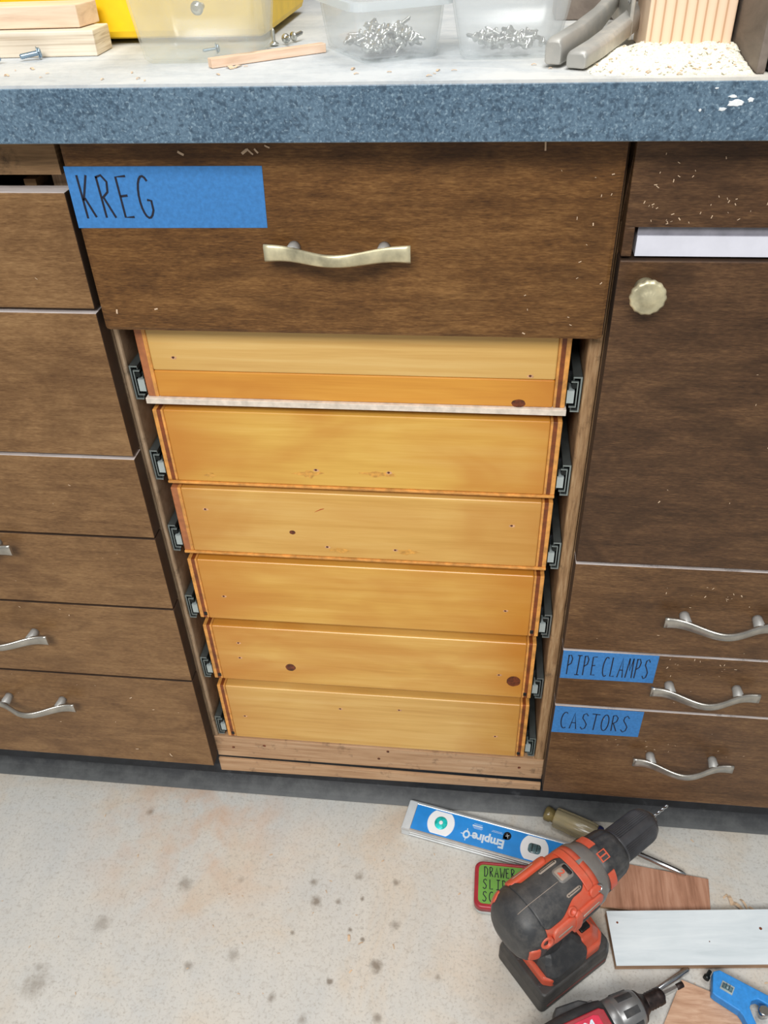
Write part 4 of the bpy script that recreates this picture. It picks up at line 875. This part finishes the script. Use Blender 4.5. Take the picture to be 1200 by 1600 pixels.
for (x, y) in ((-.0455, -.024), (-.0455, .012)): mb.lathe([(.030, .003), (.0375, .0028)], 'z', 12, 0, True, Matrix.Translation((x, y, 0)))
mb.box(.046, .0545, -.012, .012, .018, .030, 0); link('latch', mb, ['tool_black'], ba, bevel=0.0006)

# ---- impact driver lying on its side
AI = math.radians(29.0)
im = thing('impact_driver', 'red, black and grey impact driver lying on its side at the bottom edge', 'driver', (0.5765, -0.1990, 0.0), (0, 0, AI))
ZI = 0.0380
TI = Matrix.Translation((0, 0, ZI))
mb = MB(); mb.lathe([(.005, .0018), (.0045, .0034), (-.003, .0034), (-.004, .0026)][::-1], 'x', 12, 0, True, TI); link('driver_tip', mb, ['rust_black'], im)
mb = MB(); mb.lathe([(-.026, .0031), (-.004, .0031), (-.0035, .0024)], 'x', 6, 0, False, TI); link('driver_bit', mb, ['steel'], im)
mb = MB(); mb.lathe([(-.0460, .0086), (-.0440, .0092), (-.0425, .0086), (-.0405, .0094), (-.039, .0088), (-.037, .0094), (-.0355, .0088), (-.0335, .0094), (-.032, .0088), (-.030, .0094), (-.0245, .0090), (-.0235, .0062), (-.0225, .0058), (-.0215, .0045)], 'x', 32, 0, True, TI); link('collet', mb, ['rust_black'], im)
mb = MB(); mb.lathe([(-.056, .0180), (-.0525, .0165), (-.049, .0120), (-.0455, .0100)], 'x', 32, 0, True, TI); link('nose_cone', mb, ['rust_black'], im)
mb = MB(); mb.lathe([(-.104, .0205), (-.086, .0212), (-.083, .0206), (-.0825, .0212), (-.062, .0200), (-.057, .0190), (-.0545, .0172)], 'x', 48, 0, True, TI); ns = link('gear_housing', mb, ['driver_grey'], im)
mb = MB()
for a in (-62, -18, 28, 72, 118):
    rings = []
    for x, r in ((-.079, .0213), (-.061, .0200)):
        rings.append([(x, rr*math.sin(rad(a+da)), ZI+rr*math.cos(rad(a+da))) for da, rr in ((-10, r-.002), (-10, r+.0004), (-3, r+.0006), (3, r+.0006), (10, r+.0004), (10, r-.002))])
    mb.loft(rings, 0, False)
link('rubber_pad', mb, ['tool_black'], ns)
def ov(x, a, b, cy=0.0, n_=36, e=3.0):
    out = []
    for i in range(n_):
        t = 2*PI*i/n_; s, c = math.sin(t), math.cos(t); rr = (abs(s)**e+abs(c)**e)**(-1/e); out.append((x, cy+a*c*rr, ZI+b*s*rr))
    return out
mb = MB(); mb.loft([ov(-.195, .012, .012), ov(-.190, .019, .020), ov(-.175, .023, .0235), ov(-.14, .0245, .0248), ov(-.110, .0235, .0238), ov(-.100, .0222, .0224), ov(-.0945, .0212, .021)], 0, True); bd = link('body', mb, ['tool_black'], im)
mb = MB(); pl = [(-.172, -.016), (-.103, -.0155), (-.0985, -.010), (-.0985, .006), (-.103, .0095), (-.172, .012)]
mb.loft([[(x, y, ZI+.0195) for x, y in pl], [(x, y, ZI+.0252) for x, y in pl], [(x*.985-.002, y*.9, ZI+.0262) for x, y in pl]], 0, False)
pl2 = [(-.160, -.0120), (-.112, -.0115), (-.107, -.007), (-.107, .003), (-.112, .0055), (-.160, .007)]; mb.loft([[(x, y, ZI+.0258) for x, y in pl2], [(x, y, ZI+.0267) for x, y in pl2]], 1, False)
vs, fs = text_faces('M', 0.016, 0.0004); mb.add([(-.121+v[0], -.003+v[1]*.8, ZI+.0269) for v in vs], fs, 2)
link('side_panel', mb, ['tool_red', 'pinkish_red', 'print_white'], im, bevel=0.0008, label='red side panel')
mb = MB(); mb.loft([[(x, y, ZI-.009) for x, y in ((-.15, .022), (-.108, .020), (-.100, .024), (-.112, .031), (-.14, .034))], [(x, y, ZI+.011) for x, y in ((-.15, .022), (-.108, .019), (-.102, .022), (-.113, .029), (-.14, .032))]], 0, False); mb.box(-.107, -.100, .0185, .0235, ZI-.004, ZI+.013, 1)
link('bit_holder', mb, ['tool_black', 'driver_grey'], im, bevel=0.002)
mb = MB()
rings = []
for y, w_, h in ((-.015, .024, .021), (-.045, .019, .017), (-.085, .018, .016), (-.105, .024, .019)): rings.append([(-.165+w_*math.cos(2*PI*i/24), y, ZI+h*math.sin(2*PI*i/24)) for i in range(24)])
mb.loft(rings, 0, True); link('handle', mb, ['tool_black'], im)
mb = MB(); mb.box(-.215, -.12, -.135, -.102, ZI-.0365, ZI+.030); link('battery', mb, ['battery_black'], im, bevel=0.004)
